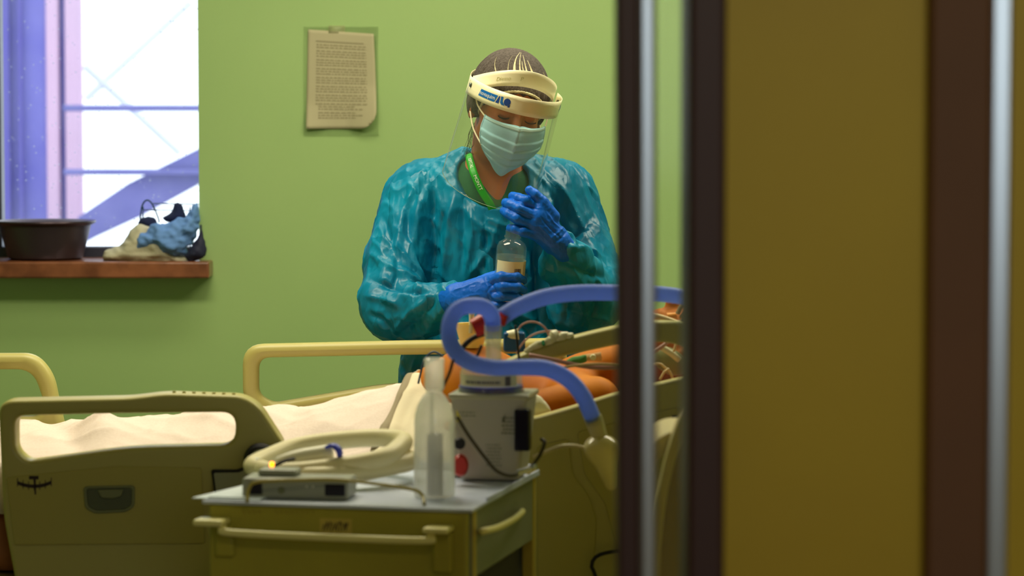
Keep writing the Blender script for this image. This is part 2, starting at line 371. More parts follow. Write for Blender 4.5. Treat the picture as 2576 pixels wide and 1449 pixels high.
# the partition right of the opening (about 3 m from the camera)
p = MB().box((0.2255, 3.0, 0), (0.449, 3.10, 2.7)); struct(p, 'wall_front', m_olive, bevel=0.004)
p = MB().box((0.1880, 2.955, 0), (0.2275, 3.11, 2.7)); struct(p, 'trim_1', m_dark, bevel=0.006, seg=3)
p = MB().box((0.446, 2.975, 0), (0.5125, 3.11, 2.7)); struct(p, 'trim_2', m_brown, bevel=0.006, seg=3)
b = MB(); b.box((0.5115, 2.985, 0), (0.5368, 3.02, 2.7)); struct(b, 'trim_3', m_alu, bevel=0.005, seg=3)
struct(MB().box((0.5365, 3.00, 0), (2.4, 3.12, 2.7)), 'wall_front_right', m_olive)
# glass door leaf, seen on its edge
dr = empty('door_1', (0.15, 2.98, 0)); dr['kind'] = 'structure'
TL = Matrix.Translation((0.15, 2.98, 0)) @ Matrix.Rotation(math.radians(-0.25), 4, 'Y') @ Matrix.Translation((-0.15, -2.98, 0))
TL = Matrix(((1, 0, -0.0045, 0.0045*1.44+0.0005), (0, 1, 0, 0), (0, 0, 1, 0), (0, 0, 0, 1)))
for nm, x0, x1, m, bv in (('door_edge', 0.1105, 0.1345, m_dark, 0.005), ('door_channel', 0.1340, 0.1535, m_alu, 0.006)):
    b = MB().box((x0, 2.96 if m is m_dark else 2.968, 0.005), (x1, 3.02, 2.68)); o = b.build(nm, m, dr, bevel=bv, seg=4, M=TL)
m_glass = clear_mat('door_glass', (220, 235, 200), 0.03, 0.10, 1.18)
MB().box((0.1530, 2.985, 0.01), (0.1885, 2.993, 2.68)).build('glass_pane', m_glass, dr)
struct(MB().box((1.9, 7.985, 0), (2.4, 8.0, 0.1)), 'baseboard_back', m_brown)

# window: sill, frame, dusty pane
wn = empty('window_1', (-1.42, YW, WZ0)); wn['kind'] = 'structure'
MB().box((-2.05, 7.90, 0.988), (-0.861, 8.20, 1.036)).build('window_sill', m_sill, wn, bevel=0.006, seg=3)
b = MB(); b.box((WX0, 8.16, 1.03), (WX1, 8.22, 1.066)); b.box((WX0, 8.16, WZ1-0.05), (WX1, 8.22, WZ1)); b.box((WX0, 8.16, 1.06), (-1.497, 8.22, WZ1)); b.box((WX1+0.012, 8.165, 1.06), (WX1+0.04, 8.22, WZ1))
b.build('window_frame', m_wframe, wn, bevel=0.004)
m_pane = clear_mat('dusty_glass', (205, 210, 235), 0.06, 0.08, 1.4, speck=38)
MB().box((-1.50, 8.185, 1.06), (-0.885, 8.190, WZ1-0.04)).build('pane', m_pane, wn)

# ================================================================== OUTSIDE THE WINDOW (about 5 m beyond)
m_fac = mat('facade_violet', (124, 118, 196), 0.8, vary=(2.2, (96, 92, 178), 0.3, 0.7)); m_pink = mat('facade_pink', (208, 170, 198), 0.8)
m_fdk = mat('facade_groove', (92, 84, 168), 0.8); m_steel = mat('painted_steel_violet', (116, 112, 178), 0.6, vary=(5, (92, 90, 160), 0.3, 0.7)); m_pale = mat('pale_cable', (250, 252, 255), 0.7)
YE = 13.0
def X(px, Y): return (px-CX)/F*Y
def Zp(py, Y): return P(CX, py, Y).z
bd = empty('building', (-3.0, YE, -1.0), 'violet building with pink pilasters seen through the left window pane', 'building')
MB().box((-4.6, YE+0.02, -1), (X(120, YE), YE+0.3, 5)).build('wall', m_fac, bd)
for a, c, mm, dy in ((118, 150, m_pink, 0.0), (148, 168, m_fdk, 0.05), (166, 204, m_pink, 0.0)):
    MB().box((X(a, YE), YE+dy, -1), (X(c, YE), YE+0.10+dy, 5)).build('pilaster' if mm is m_pink else 'groove', mm, bd, bevel=0.01)
for a, c in ((8, 30), (52, 60)):
    MB().box((X(a, YE), YE-0.03, -1), (X(c, YE), YE+0.03, 5)).build('downpipe', m_fdk, bd, bevel=0.01)
YR = 12.6
b = empty('outdoor_stair', (X(350, YR), YR, 0.4), 'violet steel outdoor stair with slanting stringer and two handrails', 'stair')
for py, h in ((272, 16), (433, 15)):
    MB().box((X(160, YR), YR, Zp(py+h/2, YR)), (X(900, YR), YR+0.05, Zp(py-h/2, YR))).build('handrail', m_steel, b, bevel=0.006)
st = [(190, 548), (318, 462), (500, 372), (640, 300), (800, 215), (800, 300), (640, 385), (500, 462), (348, 545), (232, 598), (190, 620)]
plate('stringer', [[(X(a, YR), Zp(c, YR)) for a, c in st]], 0.08, 0.006, m_steel, b, YR+0.1)
MB().box((X(860, YR), YR, -1), (X(880, YR), YR+0.1, 3)).build('post', m_steel, b)
YC = 15
br = empty('cable_bracing', (X(270, YC), YC, 1.5), 'pale crossed bracing cables behind the outdoor stair', 'cable')
for pts, r in ((((214, 165), (455, 385)), 0.025), (((215, 250), (480, 5)), 0.022)):
    MB().tube([P(a, c, YC) for a, c in pts], r, 8).build('brace', m_pale, br)
o = MB().box((-12, 8.6, -1.1), (8, 40, -1.0)).build('courtyard_ground', mat('pale_concrete', (170, 170, 175), 0.9)); o['kind'] = 'structure'

# ================================================================== WALL NOTICE
nt_ = empty('wall_notice', (-0.54, 7.99, 1.1), 'curled printed notice in clear plastic sleeve taped to green wall', 'notice')
m_paper = mat('notice_paper', (192, 184, 150), 0.7, transl=0.15); m_ink = mat('faded_ink', (152, 142, 112), 0.8)
# paper corners in pixels, surface lifts off the wall at the lower corners
def sheet(u, v, off=0.0):
    du, dv = max(0, (u-0.76)/0.24), max(0, (v-0.80)/0.20); rr_ = math.hypot(du, dv)
    if du > 0 and dv > 0 and rr_ > 1: u, v = 0.76+0.24*du/rr_, 0.80+0.20*dv/rr_
    top = (775+(940-775)*u, 74+(85-74)*u); bot = (770+(947-770)*u, 324); px = top[0]+(bot[0]-top[0])*v+2*u*math.sin(v*3); py = top[1]+(bot[1]-top[1])*v
    lift = 0.004+0.030*max(0, u-0.35)**2*1.0+0.075*max(0, u-0.6)*max(0, v-0.55)*2.2+0.05*max(0, 0.35-u)*max(0, v-0.75)*3
    return P(px, py, YW-lift-off)
rows = []
for j in range(29):
    v = j/28; row = []
    for i in range(25):
        u = i/24
        q = sheet(u, v)
        row.append(q)
    rows.append(row)
pb = MB().grid(rows); paper = pb.build('sheet', m_paper, nt_, solid=0.0006, sharp=180)
ik = MB(); 
def inkbar(u0, u1, v0, v1):
    n = 8; ik.grid([[sheet(u0+(u1-u0)*i/n, v, 0.0012) for i in range(n+1)] for v in (v0, v1)])
random.seed(3)
inkbar(0.12, 0.84, 0.105, 0.118)
y = 0.14
for k in range(26):
    if k % 3 == 2: y += 0.010
    x = 0.13 if k < 21 else 0.17; end = 0.87 if k < 21 else 0.80-0.1*(k % 2)
    while x < end:
        w = random.uniform(0.02, 0.075); inkbar(x, min(x+w, end), y, y+0.0125); x += w+random.uniform(0.008, 0.02)
    y += 0.0265
ik.build('printed_text', m_ink, nt_, sharp=180)
m_sleeve = clear_mat('plastic_sleeve', (235, 240, 200), 0.05, 0.25, 1.15)
MB().grid([[P(px, py, YW-0.003) for px in (764, 820, 900, 952)] for py in (66, 150, 250, 342)]).build('plastic_sleeve', m_sleeve, nt_, solid=0.0004)
MB().grid([[P(px, py, YW-0.0045) for px in (826, 846, 868)] for py in (64, 74, 84)]).build('tape', clear_mat('tape_clear', (225, 225, 180), 0.35), nt_, solid=0.0004)

# ================================================================== THINGS ON THE SILL
SZ = 1.0365
m_basin = mat('dull_metal_basin', (74, 62, 70), 0.35, metal=0.6, bump=(25, 0.15, 0.003))
cx, cy = X(108, 8.0), 8.035
b = MB(); Rb = 0.132
b.lathe([(0.0, 0.002), (0.098, 0.0), (0.108, 0.006), (0.122, 0.06), (0.131, 0.098), (0.142, 0.104), (0.146, 0.108), (0.145, 0.112), (0.138, 0.110), (0.128, 0.101), (0.119, 0.06), (0.104, 0.010), (0.0, 0.006)], 64, Matrix.Translation((cx, cy, SZ)), caps=False)
tag(b.build('wash_basin', m_basin, origin=(cx, cy, SZ)), 'round dull metal basin with rolled rim on the wooden windowsill', 'basin')
m_towel = mat('beige_towel', (192, 186, 162), 0.95, bump=(160, 0.6, 0.002)); m_bcl = mat('blue_cloth', (104, 146, 214), 0.9, bump=(90, 0.4, 0.002)); m_navy = mat('navy_cloth', (24, 34, 72), 0.9)
YS = 8.02
def cloth(name, outline, Y, depth, m, label, cat, seed=0, wr=0.010, parent=None, h=0.005, ztop=None):
    """soft lump whose silhouette follows a outline in a vertical plane, with rounded depth and folds"""
    poly = [P(a, c, Y) for a, c in outline]; xs = [p.x for p in poly]; zs = [p.z for p in poly]
    n = 40; x0, x1, z0, z1 = min(xs), max(xs), min(zs), max(zs); N = len(poly)
    gx = np.linspace(x0-0.01, x1+0.01, 110); gz = np.linspace(z0-0.01, z1+0.01, 80); GX, GZ = np.meshgrid(gx, gz, indexing='ij')
    ins = np.zeros(GX.shape, bool); dist = np.full(GX.shape, 9.0)
    for i in range(N):
        ax_, az_ = xs[i], zs[i]; bx_, bz_ = xs[(i+1) % N], zs[(i+1) % N]
        cr = ((az_ > GZ) != (bz_ > GZ)) & (GX < (bx_-ax_)*(GZ-az_)/(bz_-az_+1e-12)+ax_); ins ^= cr
        l2 = (bx_-ax_)**2+(bz_-az_)**2+1e-12; t = np.clip(((GX-ax_)*(bx_-ax_)+(GZ-az_)*(bz_-az_))/l2, 0, 1); dist = np.minimum(dist, np.hypot(GX-ax_-t*(bx_-ax_), GZ-az_-t*(bz_-az_)))
    sd = np.where(ins, dist, -dist)
    f = Field((x0-0.01, Y-depth-0.01, z0-0.01), (x1+0.01, Y+depth+0.01, z1+0.01), h)
    # sample sd on the field's xz lattice
    fx = f.x.ravel(); fz = f.z.ravel(); ix = np.clip(np.searchsorted(gx, fx), 0, 109); iz = np.clip(np.searchsorted(gz, fz), 0, 79)
    S = sd[np.ix_(ix, iz)][:, None, :]; yy = (f.y-Y)
    half = depth*np.sqrt(np.clip(S/0.03, 0, 1)); f.d = np.where(S > 0, np.maximum(np.abs(yy)-half, -S), np.hypot(np.abs(yy), -S)+0.0005).astype(np.float32)
    V, Fq = f.mesh(); V = relax(V, Fq, 4, 0.6); me = np_mesh(name, V, Fq); V, Nn = normals(me)
    D = np.array([noise.noise(Vector((v[0]*26+seed, v[1]*12, v[2]*38+v[0]*20)))+0.6*noise.noise(Vector((v[0]*60+seed, v[1]*20, v[2]*80))) for v in V]); V = V+Nn*(D*wr)[:, None]
    me.vertices.foreach_set('co', V.astype(np.float32).ravel()); me.update()
    o = link(name, me, m, parent, True, 180)
    if label: tag(o, label, cat)
    return o
cloth('folded_towel', [(256, 652), (262, 630), (300, 618), (325, 585), (348, 560), (372, 566), (420, 600), (455, 640), (500, 648), (480, 664), (360, 667), (280, 662)], 7.98, 0.055, m_towel, 'beige towel heaped in folds on the right end of the windowsill', 'towel', 2, 0.006)
tw = cloth('blue_cloth', [(335, 628), (352, 592), (378, 568), (402, 552), (430, 560), (462, 545), (486, 520), (500, 500), (503, 555), (495, 600), (462, 640), (430, 644), (390, 628)], 7.955, 0.05, m_bcl, 'crumpled light blue cloth draped over the beige towel', 'cloth', 5, 0.012)
cloth('navy_cloth', [(344, 566), (352, 548), (372, 541), (392, 549), (402, 566), (384, 578)], 8.045, 0.03, m_navy, 'small dark navy cloth between the beige towel and the wire basket', 'cloth', 8, 0.004)
cloth('navy_cloth', [(408, 548), (430, 530), (438, 512), (450, 508), (460, 520), (472, 548), (450, 562), (420, 560)], 8.04, 0.03, m_navy, 'pointed dark navy cloth sticking up behind the blue cloth', 'cloth', 9, 0.004)
cloth('dark_bag', [(462, 645), (500, 590), (506, 560), (516, 600), (521, 628), (508, 655), (478, 662)], 7.93, 0.03, mat('dark_bag_navy', (34, 36, 64), 0.7), 'dark bag slumped at the very end of the windowsill', 'bag', 11, 0.004)
m_wire = mat('black_wire', (20, 60, 80), 0.4, metal=0.3)
wb = empty('wire_basket', (X(430, 8.1), 8.1, SZ), 'thin dark wire basket behind the cloths on the windowsill', 'basket')
for py in (512, 528): MB().tube([P(360 if py > 520 else 385, py, 8.1), P(505, py+2, 8.1)], 0.0016, 8).build('wire', m_wire, wb)
MB().tube(spline([P(352, 560, 8.1), P(357, 520, 8.1), P(368, 504, 8.1), P(382, 512, 8.1), P(398, 548, 8.1), P(400, 560, 8.1)], 10), 0.0024, 10).build('handle', m_wire, wb)
for px in (360, 478): MB().tube([P(px, 520, 8.1), Vector((P(px, 520, 8.1).x, 8.1, SZ+0.001))], 0.002, 8).build('upright', m_wire, wb)

# ================================================================== HOSPITAL BED
m_bed = mat('cream_bed_plastic', (178, 170, 100), 0.42, bump=(220, 0.12, 0.0006)); m_bed2 = mat('bed_panel_inset', (172, 162, 84), 0.5); m_grey = mat('grey_green_plastic', (120, 124, 88), 0.5)
m_blk = mat('black_rubber', (24, 22, 24), 0.6); m_base = mat('bed_underframe', (120, 104, 52), 0.5)
bed = empty('hospital_bed', (-0.3, 5.5, 0), 'adjustable hospital bed with cream plastic side rails and sloping head end', 'bed')
YN, YF = 5.07, 5.93
def pl(pts, Y): return [(P(a, c, Y).x, P(a, c, Y).z) for a, c in pts]
# near foot-end rail (the large panel at the left)
outer = fillet(pl([(0, 1004), (330, 997), (420, 986), (612, 992), (655, 1018), (722, 1122), (640, 1180), (548, 1205), (530, 1290), (560, 1500), (52, 1500), (14, 1300)], YN), [0.03, .02, .02, .035, .03, .02, .02, .02, .02, .01, .01, .03])
hole = fillet(pl([(43, 1043), (300, 1037), (596, 1034), (594, 1116), (330, 1122), (76, 1158), (44, 1130)], YN), [0.02, .01, .028, .028, .05, .012, .02])
rail = plate('side_rail', [outer, hole], 0.060, 0.009, m_bed, bed, YN+0.005)
inset = fillet(pl([(22, 1196), (300, 1168), (512, 1172), (520, 1362), (42, 1366)], YN), 0.006)
plate('rail_inset', [inset], 0.006, 0.002, m_bed2, rail, YN-0.0255)
ridges = MB()
for k in range(7): ridges.lathe([(0.0035, 0), (0.003, 0.0025), (0, 0.003)], 10, Matrix.Translation(P(438+25*k, 986+0.8*k, YN-0.008)+Vector((0, 0, -0.001))))
ridges.build('grip_ridges', m_bed2, rail)
# recessed catch handle
rec = fillet(pl([(216, 1218), (345, 1215), (344, 1268), (325, 1282), (245, 1286), (220, 1272)], YN), 0.008)
rec_in = fillet(pl([(224, 1224), (338, 1222), (336, 1265), (320, 1275), (248, 1279), (228, 1268)], YN), 0.006)
hd = plate('catch_frame', [rec, rec_in], 0.008, 0.002, m_grey, rail, YN-0.0290)
plate('catch_recess', [rec_in], 0.003, 0.001, mat('recess_dark', (84, 90, 66), 0.5), hd, YN-0.0285) if False else None
plate('catch_recess', [rec_in], 0.003, 0.0008, mat('recess_dark', (84, 90, 66), 0.5), rail, YN-0.0295)
plate('catch_handle', [fillet(pl([(252, 1226), (318, 1225), (312, 1242), (290, 1248), (262, 1246)], YN), 0.004)], 0.008, 0.002, m_grey, rail, YN-0.0330)
# angle indicator printed on the inset
m_mark = mat('printed_mark', (46, 30, 26), 0.6); mk = MB()
def quad(mb, pts, Y): mb.add([P(a, c, Y) for a, c in pts], [tuple(range(len(pts)))])
Ym = YN-0.0291
arc = [(44, 1214), (58, 1219), (72, 1222), (86, 1223), (100, 1222), (114, 1219), (129, 1213)]
for (a, c), (d, e) in zip(arc, arc[1:]): quad(mk, [(a, c-4), (d, e-4), (d, e+5), (a, c+5)], Ym)
quad(mk, [(73, 1197), (97, 1197), (97, 1206), (73, 1206)], Ym); quad(mk, [(84, 1206), (90, 1206), (91, 1244), (87, 1244)], Ym)
for k, (a, c) in enumerate(arc): quad(mk, [(a-1, c-11), (a+1, c-11), (a+1, c+10), (a-1, c+10)], Ym)
mk.build('angle_scale', m_mark, rail, sharp=180)
hg = MB().lathe([(0.030, 0), (0.030, 0.012), (0.024, 0.018)], 32, Matrix.Translation(P(655, 1155, YN-0.0360)) @ Matrix.Rotation(PI/2, 4, 'X')); hg.build('hinge_cover', m_blk, rail, bevel=0.001)
MB().lathe([(0.021, 0), (0.021, 0.006)], 32, Matrix.Translation(P(657, 1158, YN-0.0510)) @ Matrix.Rotation(PI/2, 4, 'X')).build('hinge_disc', m_grey, rail)
cp = fillet(pl([(536, 1176), (600, 1176), (640, 1160), (640, 1250), (545, 1240)], YN), 0.004)
plate('control_panel', [cp], 0.012, 0.002, m_blk, rail, YN-0.0300); plate('control_face', [fillet(pl([(543, 1183), (606, 1182), (634, 1170), (634, 1244), (550, 1234)], YN), 0.004)], 0.004, 0.001, mat('control_grey', (150, 152, 130), 0.5), rail, YN-0.0380)
# far foot-end rail
outer = fillet(pl([(-420, 890), (92, 888), (136, 940), (150, 1010), (176, 1120), (170, 1200), (-420, 1200)], YF), [.02, .04, .05, .03, .02, .02, .02])
hole = fillet(pl([(-380, 930), (84, 928), (112, 1010), (100, 1046), (-380, 1050)], YF), [.02, .04, .02, .015, .02])
fr = plate('side_rail', [outer, hole], 0.045, 0.016, m_bed, bed, YF)
plate('rail_catch', [fillet(pl([(58, 1086), (92, 1074), (108, 1096), (74, 1104)], YF), 0.002)], 0.01, 0.002, mat('catch_brown', (110, 84, 40), 0.5), fr, YF-0.028)
# far head-end rail
YH = 5.97
outer = fillet(pl([(611, 866), (1000, 857), (1420, 850), (1440, 1010), (1180, 1075), (700, 1075), (650, 1032), (612, 1000)], YH), [.045, .02, .03, .03, .02, .02, .03, .03])
hole = fillet(pl([(652, 899), (1000, 892), (1380, 888), (1395, 945), (960, 966), (690, 1012), (652, 992)], YH), [.025, .02, .03, .02, .03, .012, .02])
plate('side_rail', [outer, hole], 0.042, 0.015, m_bed, bed, YH)
# near head-end rail, tilted with the raised backrest
YM = 5.08
outer = fillet(pl([(1235, 925), (1300, 893), (1390, 858), (1500, 830), (1620, 804), (1760, 812), (1860, 900), (1880, 1500), (1340, 1500), (1290, 1200), (1240, 1080)], YM), [.04, .02, .03, .03, .05, .05, .05, .02, .02, .03, .03])
hole = fillet(pl([(1285, 940), (1320, 913), (1390, 899), (1500, 876), (1600, 855), (1710, 862), (1800, 930), (1660, 962), (1556, 986), (1446, 1020), (1335, 1052), (1290, 1040)], YM), [.02, .02, .03, .03, .04, .03, .02, .02, .02, .02, .02, .02])
hr = plate('side_rail', [outer, hole], 0.050, 0.008, m_bed, bed, YM)
plate('rail_inset', [fillet(pl([(1350, 1118), (1430, 1098), (1440, 1190), (1480, 1240), (1500, 1300), (1490, 1470), (1352, 1470)], YM), 0.01)], 0.006, 0.002, m_bed2, hr, YM-0.0255)
plate('rail_inset', [fillet(pl([(1450, 1082), (1700, 1020), (1800, 1030), (1800, 1400), (1560, 1420), (1520, 1260), (1470, 1190)], YM), 0.01)], 0.006, 0.002, m_bed2, hr, YM-0.0255)
MB().box(tuple(P(1690, 1050, YM-0.032)-Vector((0, 0, 0.012))), tuple(P(1712, 1050, YM-0.01)+Vector((0, 0.0, 0.006)))).build('rail_latch', m_blk, hr, bevel=0.002)
# mattress in two sections and frame
m_mat = mat('mattress_cover', (150, 88, 40), 0.6); m_sheet = mat('white_sheet', (225, 218, 190), 0.9)
MB().box((-1.10, 5.12, 0.60), (-0.12, 5.90, 0.715)).build('mattress', m_mat, bed, bevel=0.03, seg=5)
Mb = Matrix.Translation((-0.14, 0, 0.605)) @ Matrix.Rotation(-math.radians(21), 4, 'Y')
MB().box((0, 5.12, 0), (0.78, 5.90, 0.12)).build('backrest', m_mat, bed, bevel=0.03, seg=5, M=Mb)
b = MB(); b.box((-1.12, 5.14, 0.52), (-0.12, 5.88, 0.595)); b.box((-0.7, 5.3, 0.2), (0.5, 5.72, 0.35)); b.box((-0.6, 5.4, 0.3), (-0.5, 5.6, 0.6)); b.box((0.25, 5.4, 0.3), (0.35, 5.6, 0.62)); b.box((-0.12, 5.2, 0.52), (0.62, 5.82, 0.57))
b.build('frame', m_base, bed, bevel=0.01)
for x in (-0.95, 0.6):
    for y in (5.25, 5.75):
        w = MB().lathe([(0.02, -0.02), (0.06, -0.02), (0.065, -0.01), (0.065, 0.01), (0.06, 0.02), (0.02, 0.02)], 28, Matrix.Translation((x, y, 0.066)) @ Matrix.Rotation(PI/2, 4, 'X')); w.build('caster', m_blk, bed)
MB().box((-1.0, 5.22, 0.10), (0.65, 5.78, 0.2)).build('base_cover', m_base, bed, bevel=0.02)
fb = MB().box((-1.18, 5.15, 0.5), (-1.145, 5.87, 0.99)); fb.build('footboard', m_bed, bed, bevel=0.015, seg=4)
fb = MB().box((0.70, 5.15, 0.6), (0.735, 5.87, 1.16)); fb.build('headboard', m_bed, bed, bevel=0.015, seg=4)

# blanket over the legs
m_blan = mat('cream_blanket', (228, 212, 202), 0.95, bump=(140, 0.5, 0.0018), vary=(240, (220, 203, 192), 0.35, 0.65))
cx_ = [(-1.10, .80), (-.973, .803), (-.87, .814), (-.808, .830), (-.682, .835), (-.588, .858), (-.54, .848), (-.47, .858), (-.43, .853), (-.344, .872), (-.258, .896), (-.179, .918), (-.1, .900)]
def crest(x): return float(np.interp(x, [a for a, _ in cx_], [c for _, c in cx_]))
def blz(x, y, base=0.800):
    t = abs((y-5.50)/0.40); c = crest(x); w = 0.5*(1+math.cos(PI*min(1, t**1.15)))
    z = base+(c-base)*w+0.003*noise.noise(Vector((x*7, y*5, 0)))
    r = 1-abs(noise.noise(Vector((x*6.0+y*4.5, y*3-x*2, 3.0)))); z += 0.007*(max(0, r-0.6)/0.4)**2*(0.4+w)
    r = 1-abs(noise.noise(Vector((x*11-y*9, y*8+x*4, 9.0)))); z += 0.003*(max(0, r-0.65)/0.35)**2
    z += 0.016*math.exp(-((x+0.79+(y-5.4)*0.25)/0.035)**2)*w-0.010*math.exp(-((x+0.86+(y-5.4)*0.25)/0.03)**2)
    return z
rows = []
for i in range(171):
    row = []
    for j in range(121):
        v = j/120; y = 5.115+0.79*v; x1 = -0.235+0.075*min(1, max(0, (y-5.13)/0.4)); x = -1.10+(x1+1.10)*i/170
        z = blz(x, y)
        e = min(y-5.115, 5.905-y)
        if e < 0.03: z -= 0.10*(1-e/0.03)**2*0.9
        e2 = (x1-x)
        if e2 < 0.02: z -= 0.010*(1-e2/0.02)
        row.append(Vector((x, y, z)))
    rows.append(row)
o = MB().grid(rows).build('blanket', m_blan, solid=0.006, sharp=180); tag(o, 'cream fleece blanket spread over the patient\'s legs', 'blanket')
# folded sheet over the belly with a grey underside edge
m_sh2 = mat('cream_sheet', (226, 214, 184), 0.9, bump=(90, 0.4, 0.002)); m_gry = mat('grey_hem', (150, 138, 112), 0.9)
rows = []; rows2 = []
for i in range(41):
    row = []; u = i/40
    for j in range(81):
        v = j/80; y = 5.12+0.70*v; xa = -0.27+0.075*min(1, max(0, (y-5.13)/0.4)); x = xa+0.17*u*(1-0.2*v)
        z = blz(x, y)+0.002+0.012*math.exp(-((u-0.12)/0.1)**2)-0.05*max(0, u-0.8)*1.0+0.005*noise.noise(Vector((x*40, y*12, 1)))
        e = min(y-5.12, 0.7+5.12-y)
        if e < 0.03: z -= 0.08*(1-e/0.03)**2
        row.append(Vector((x, y, z+0.003)))
    rows.append(row)
o = MB().grid(rows).build('folded_sheet', m_sh2, solid=0.004, sharp=180); tag(o, 'pale yellow sheet folded across the patient\'s waist beside the blanket', 'sheet')
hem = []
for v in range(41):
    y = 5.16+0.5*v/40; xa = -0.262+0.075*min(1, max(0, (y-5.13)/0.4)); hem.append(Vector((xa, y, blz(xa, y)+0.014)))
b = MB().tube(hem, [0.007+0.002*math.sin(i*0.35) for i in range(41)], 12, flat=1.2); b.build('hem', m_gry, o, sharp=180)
# ================================================================== BEDSIDE TROLLEY
TRZ = math.radians(-13.5); TZ = 0.828; TWd, TDp = 0.437, 0.47
frc = Vector((X(1180, 4.35), 4.35, 0)); TO = frc-Matrix.Rotation(TRZ, 3, 'Z') @ Vector((TWd, 0, 0))
tr = empty('medical_trolley', TO, 'low cream medical trolley with pale grey top and white front rail handle', 'trolley', rz=TRZ)
m_tr = mat('trolley_cream_paint', (178, 170, 64), 0.45, bump=(40, 0.06, 0.001), vary=(3, (164, 156, 58), 0.35, 0.65)); m_top = mat('trolley_grey_top', (208, 218, 240), 0.38, vary=(7, (190, 200, 226), 0.4, 0.6)); m_side = mat('trolley_side_grey', (134, 138, 112), 0.5)
m_handle = mat('cream_metal_handle', (250, 242, 165), 0.3)
def tb(name, boxes, m, bevel=0.003, parent=None, **k):
    b = MB()
    for a, c in boxes: b.box(a, c)
    return b.build(name, m, parent or tr, world=False, bevel=bevel, **k)
tb('top', [((-0.006, -0.006, TZ-0.006), (TWd+0.006, TDp, TZ))], m_top, 0.002)
lip = MB(); 
for a, c in (((0, TDp-0.012, TZ), (TWd, TDp, TZ+0.014)), ((TWd+0.001, 0.10, TZ), (TWd+0.006, TDp, TZ+0.005))): lip.box(a, c)
lip.build('top_rim', m_top, tr, world=False, bevel=0.002)
tb('front_panel', [((0.004, 0.0, TZ-0.36), (TWd-0.004, 0.018, TZ-0.0065))], m_tr, 0.004)
tb('side_panel', [((TWd-0.014, 0.018, TZ-0.115), (TWd, TDp-0.02, TZ-0.0065))], m_side)
tb('side_panel', [((0.0, 0.018, TZ-0.36), (0.014, TDp-0.02, TZ-0.0065))], m_side)
tb('back_panel', [((0.014, TDp-0.02, 0.12), (TWd-0.014, TDp-0.008, TZ-0.0065))], m_side)
tb('drawer_floor', [((0.014, 0.018, TZ-0.112), (TWd-0.014, TDp-0.02, TZ-0.104))], m_side, 0.001)
tb('lower_shelf', [((0.014, 0.018, 0.30), (TWd-0.002, TDp-0.02, 0.32))], m_side)
m_post = mat('trolley_post', (190, 172, 84), 0.45)
for x in (0.0, TWd-0.022):
    for y in (0.02, TDp-0.03):
        if x > 0.1: tb('post', [((x+0.002, y, 0.08), (x+0.024, y+0.022, TZ-0.0065 if y < 0.1 else TZ+0.012))], m_post)
        w = MB().lathe([(0.012, -0.012), (0.032, -0.012), (0.036, -0.006), (0.036, 0.006), (0.032, 0.012), (0.012, 0.012)], 24, Matrix.Translation((x+0.01, y+0.01, 0.037)) @ Matrix.Rotation(PI/2, 4, 'X')); w.build('caster', m_blk, tr, world=False)
        tb('caster_fork', [((x-0.004, y-0.004, 0.03), (x+0.024, y+0.024, 0.085))], m_side)
# front rail handle: two moulded brackets and a bar
def Pt(px, py, off=0.0):
    """point on (or in front of) the trolley's front plane, in the trolley's own frame"""
    Mi = MW[tr.name].inverted(); o = Mi @ Vector((0, 0, CAMZ)); q = Mi @ P(px, py, 4.4); d = q-o; t = (-off-o.y)/d.y; return o+d*t
hb = MB(); pts = [Pt(566, 1318, 0.0), Pt(570, 1326, 0.03), Pt(590, 1338, 0.036)]
hb.tube(spline([Pt(562, 1322, 0.0), Pt(562, 1330, 0.028), Pt(580, 1340, 0.034), Pt(820, 1352, 0.034), Pt(1065, 1360, 0.034), Pt(1082, 1352, 0.028), Pt(1084, 1335, 0.0)], 10), 0.0062, 14)
hnd = hb.build('handle', m_handle, tr, world=False)
for (a, c, w, h) in ((505, 1298, 76, 20), (1078, 1318, 66, 18)):
    p0 = Pt(a, c, 0.0); p1 = Pt(a+w, c+h, 0.0)
    tb('handle_bracket', [((p0.x, -0.042, p1.z), (p1.x, 0.0, p0.z))], m_handle, 0.005, seg=3)
p0 = Pt(1092, 1336, 0); p1 = Pt(1140, 1440, 0); tb('handle_mount', [((p0.x, -0.012, p1.z), (p1.x, 0.002, p0.z))], m_tr, 0.004)
p0 = Pt(545, 1318, 0); p1 = Pt(592, 1400, 0); tb('handle_mount', [((p0.x, -0.010, p1.z), (p1.x, 0.002, p0.z))], m_tr, 0.004)
p0 = Pt(805, 1303, 0); p1 = Pt(885, 1345, 0)
stk = tb('sticker', [((p0.x, -0.0012, p1.z), (p1.x, 0.0005, p0.z))], mat('sticker_paper', (206, 186, 84), 0.6), 0)
sc = MB(); random.seed(11)
for k in range(9):
    q = Pt(812+k*7.2, 1338-random.uniform(0, 6), 0.0016); sc.tube([q, Pt(814+k*7.2+random.uniform(-4, 5), 1310+random.uniform(0, 10), 0.0016), Pt(817+k*7.4, 1322+random.uniform(-6, 10), 0.0016)], 0.0009, 6)
sc.build('handwriting', m_mark, stk, world=False)
# faint writing on the fascia
sc = MB()
for k in range(12):
    if k == 4: sc.build('faint_writing', mat('faint_pen', (150, 126, 50), 0.6), tr, world=False); sc = MB()
    a = 608+k*13+(30 if k > 3 else 0); sc.tube([Pt(a, 1290-random.uniform(0, 5), 0.0004), Pt(a+5, 1282+random.uniform(0, 6), 0.0004), Pt(a+8, 1292, 0.0004)], 0.0005, 5)
sc.build('faint_writing', mat('faint_pen', (150, 126, 50), 0.6), tr, world=False)
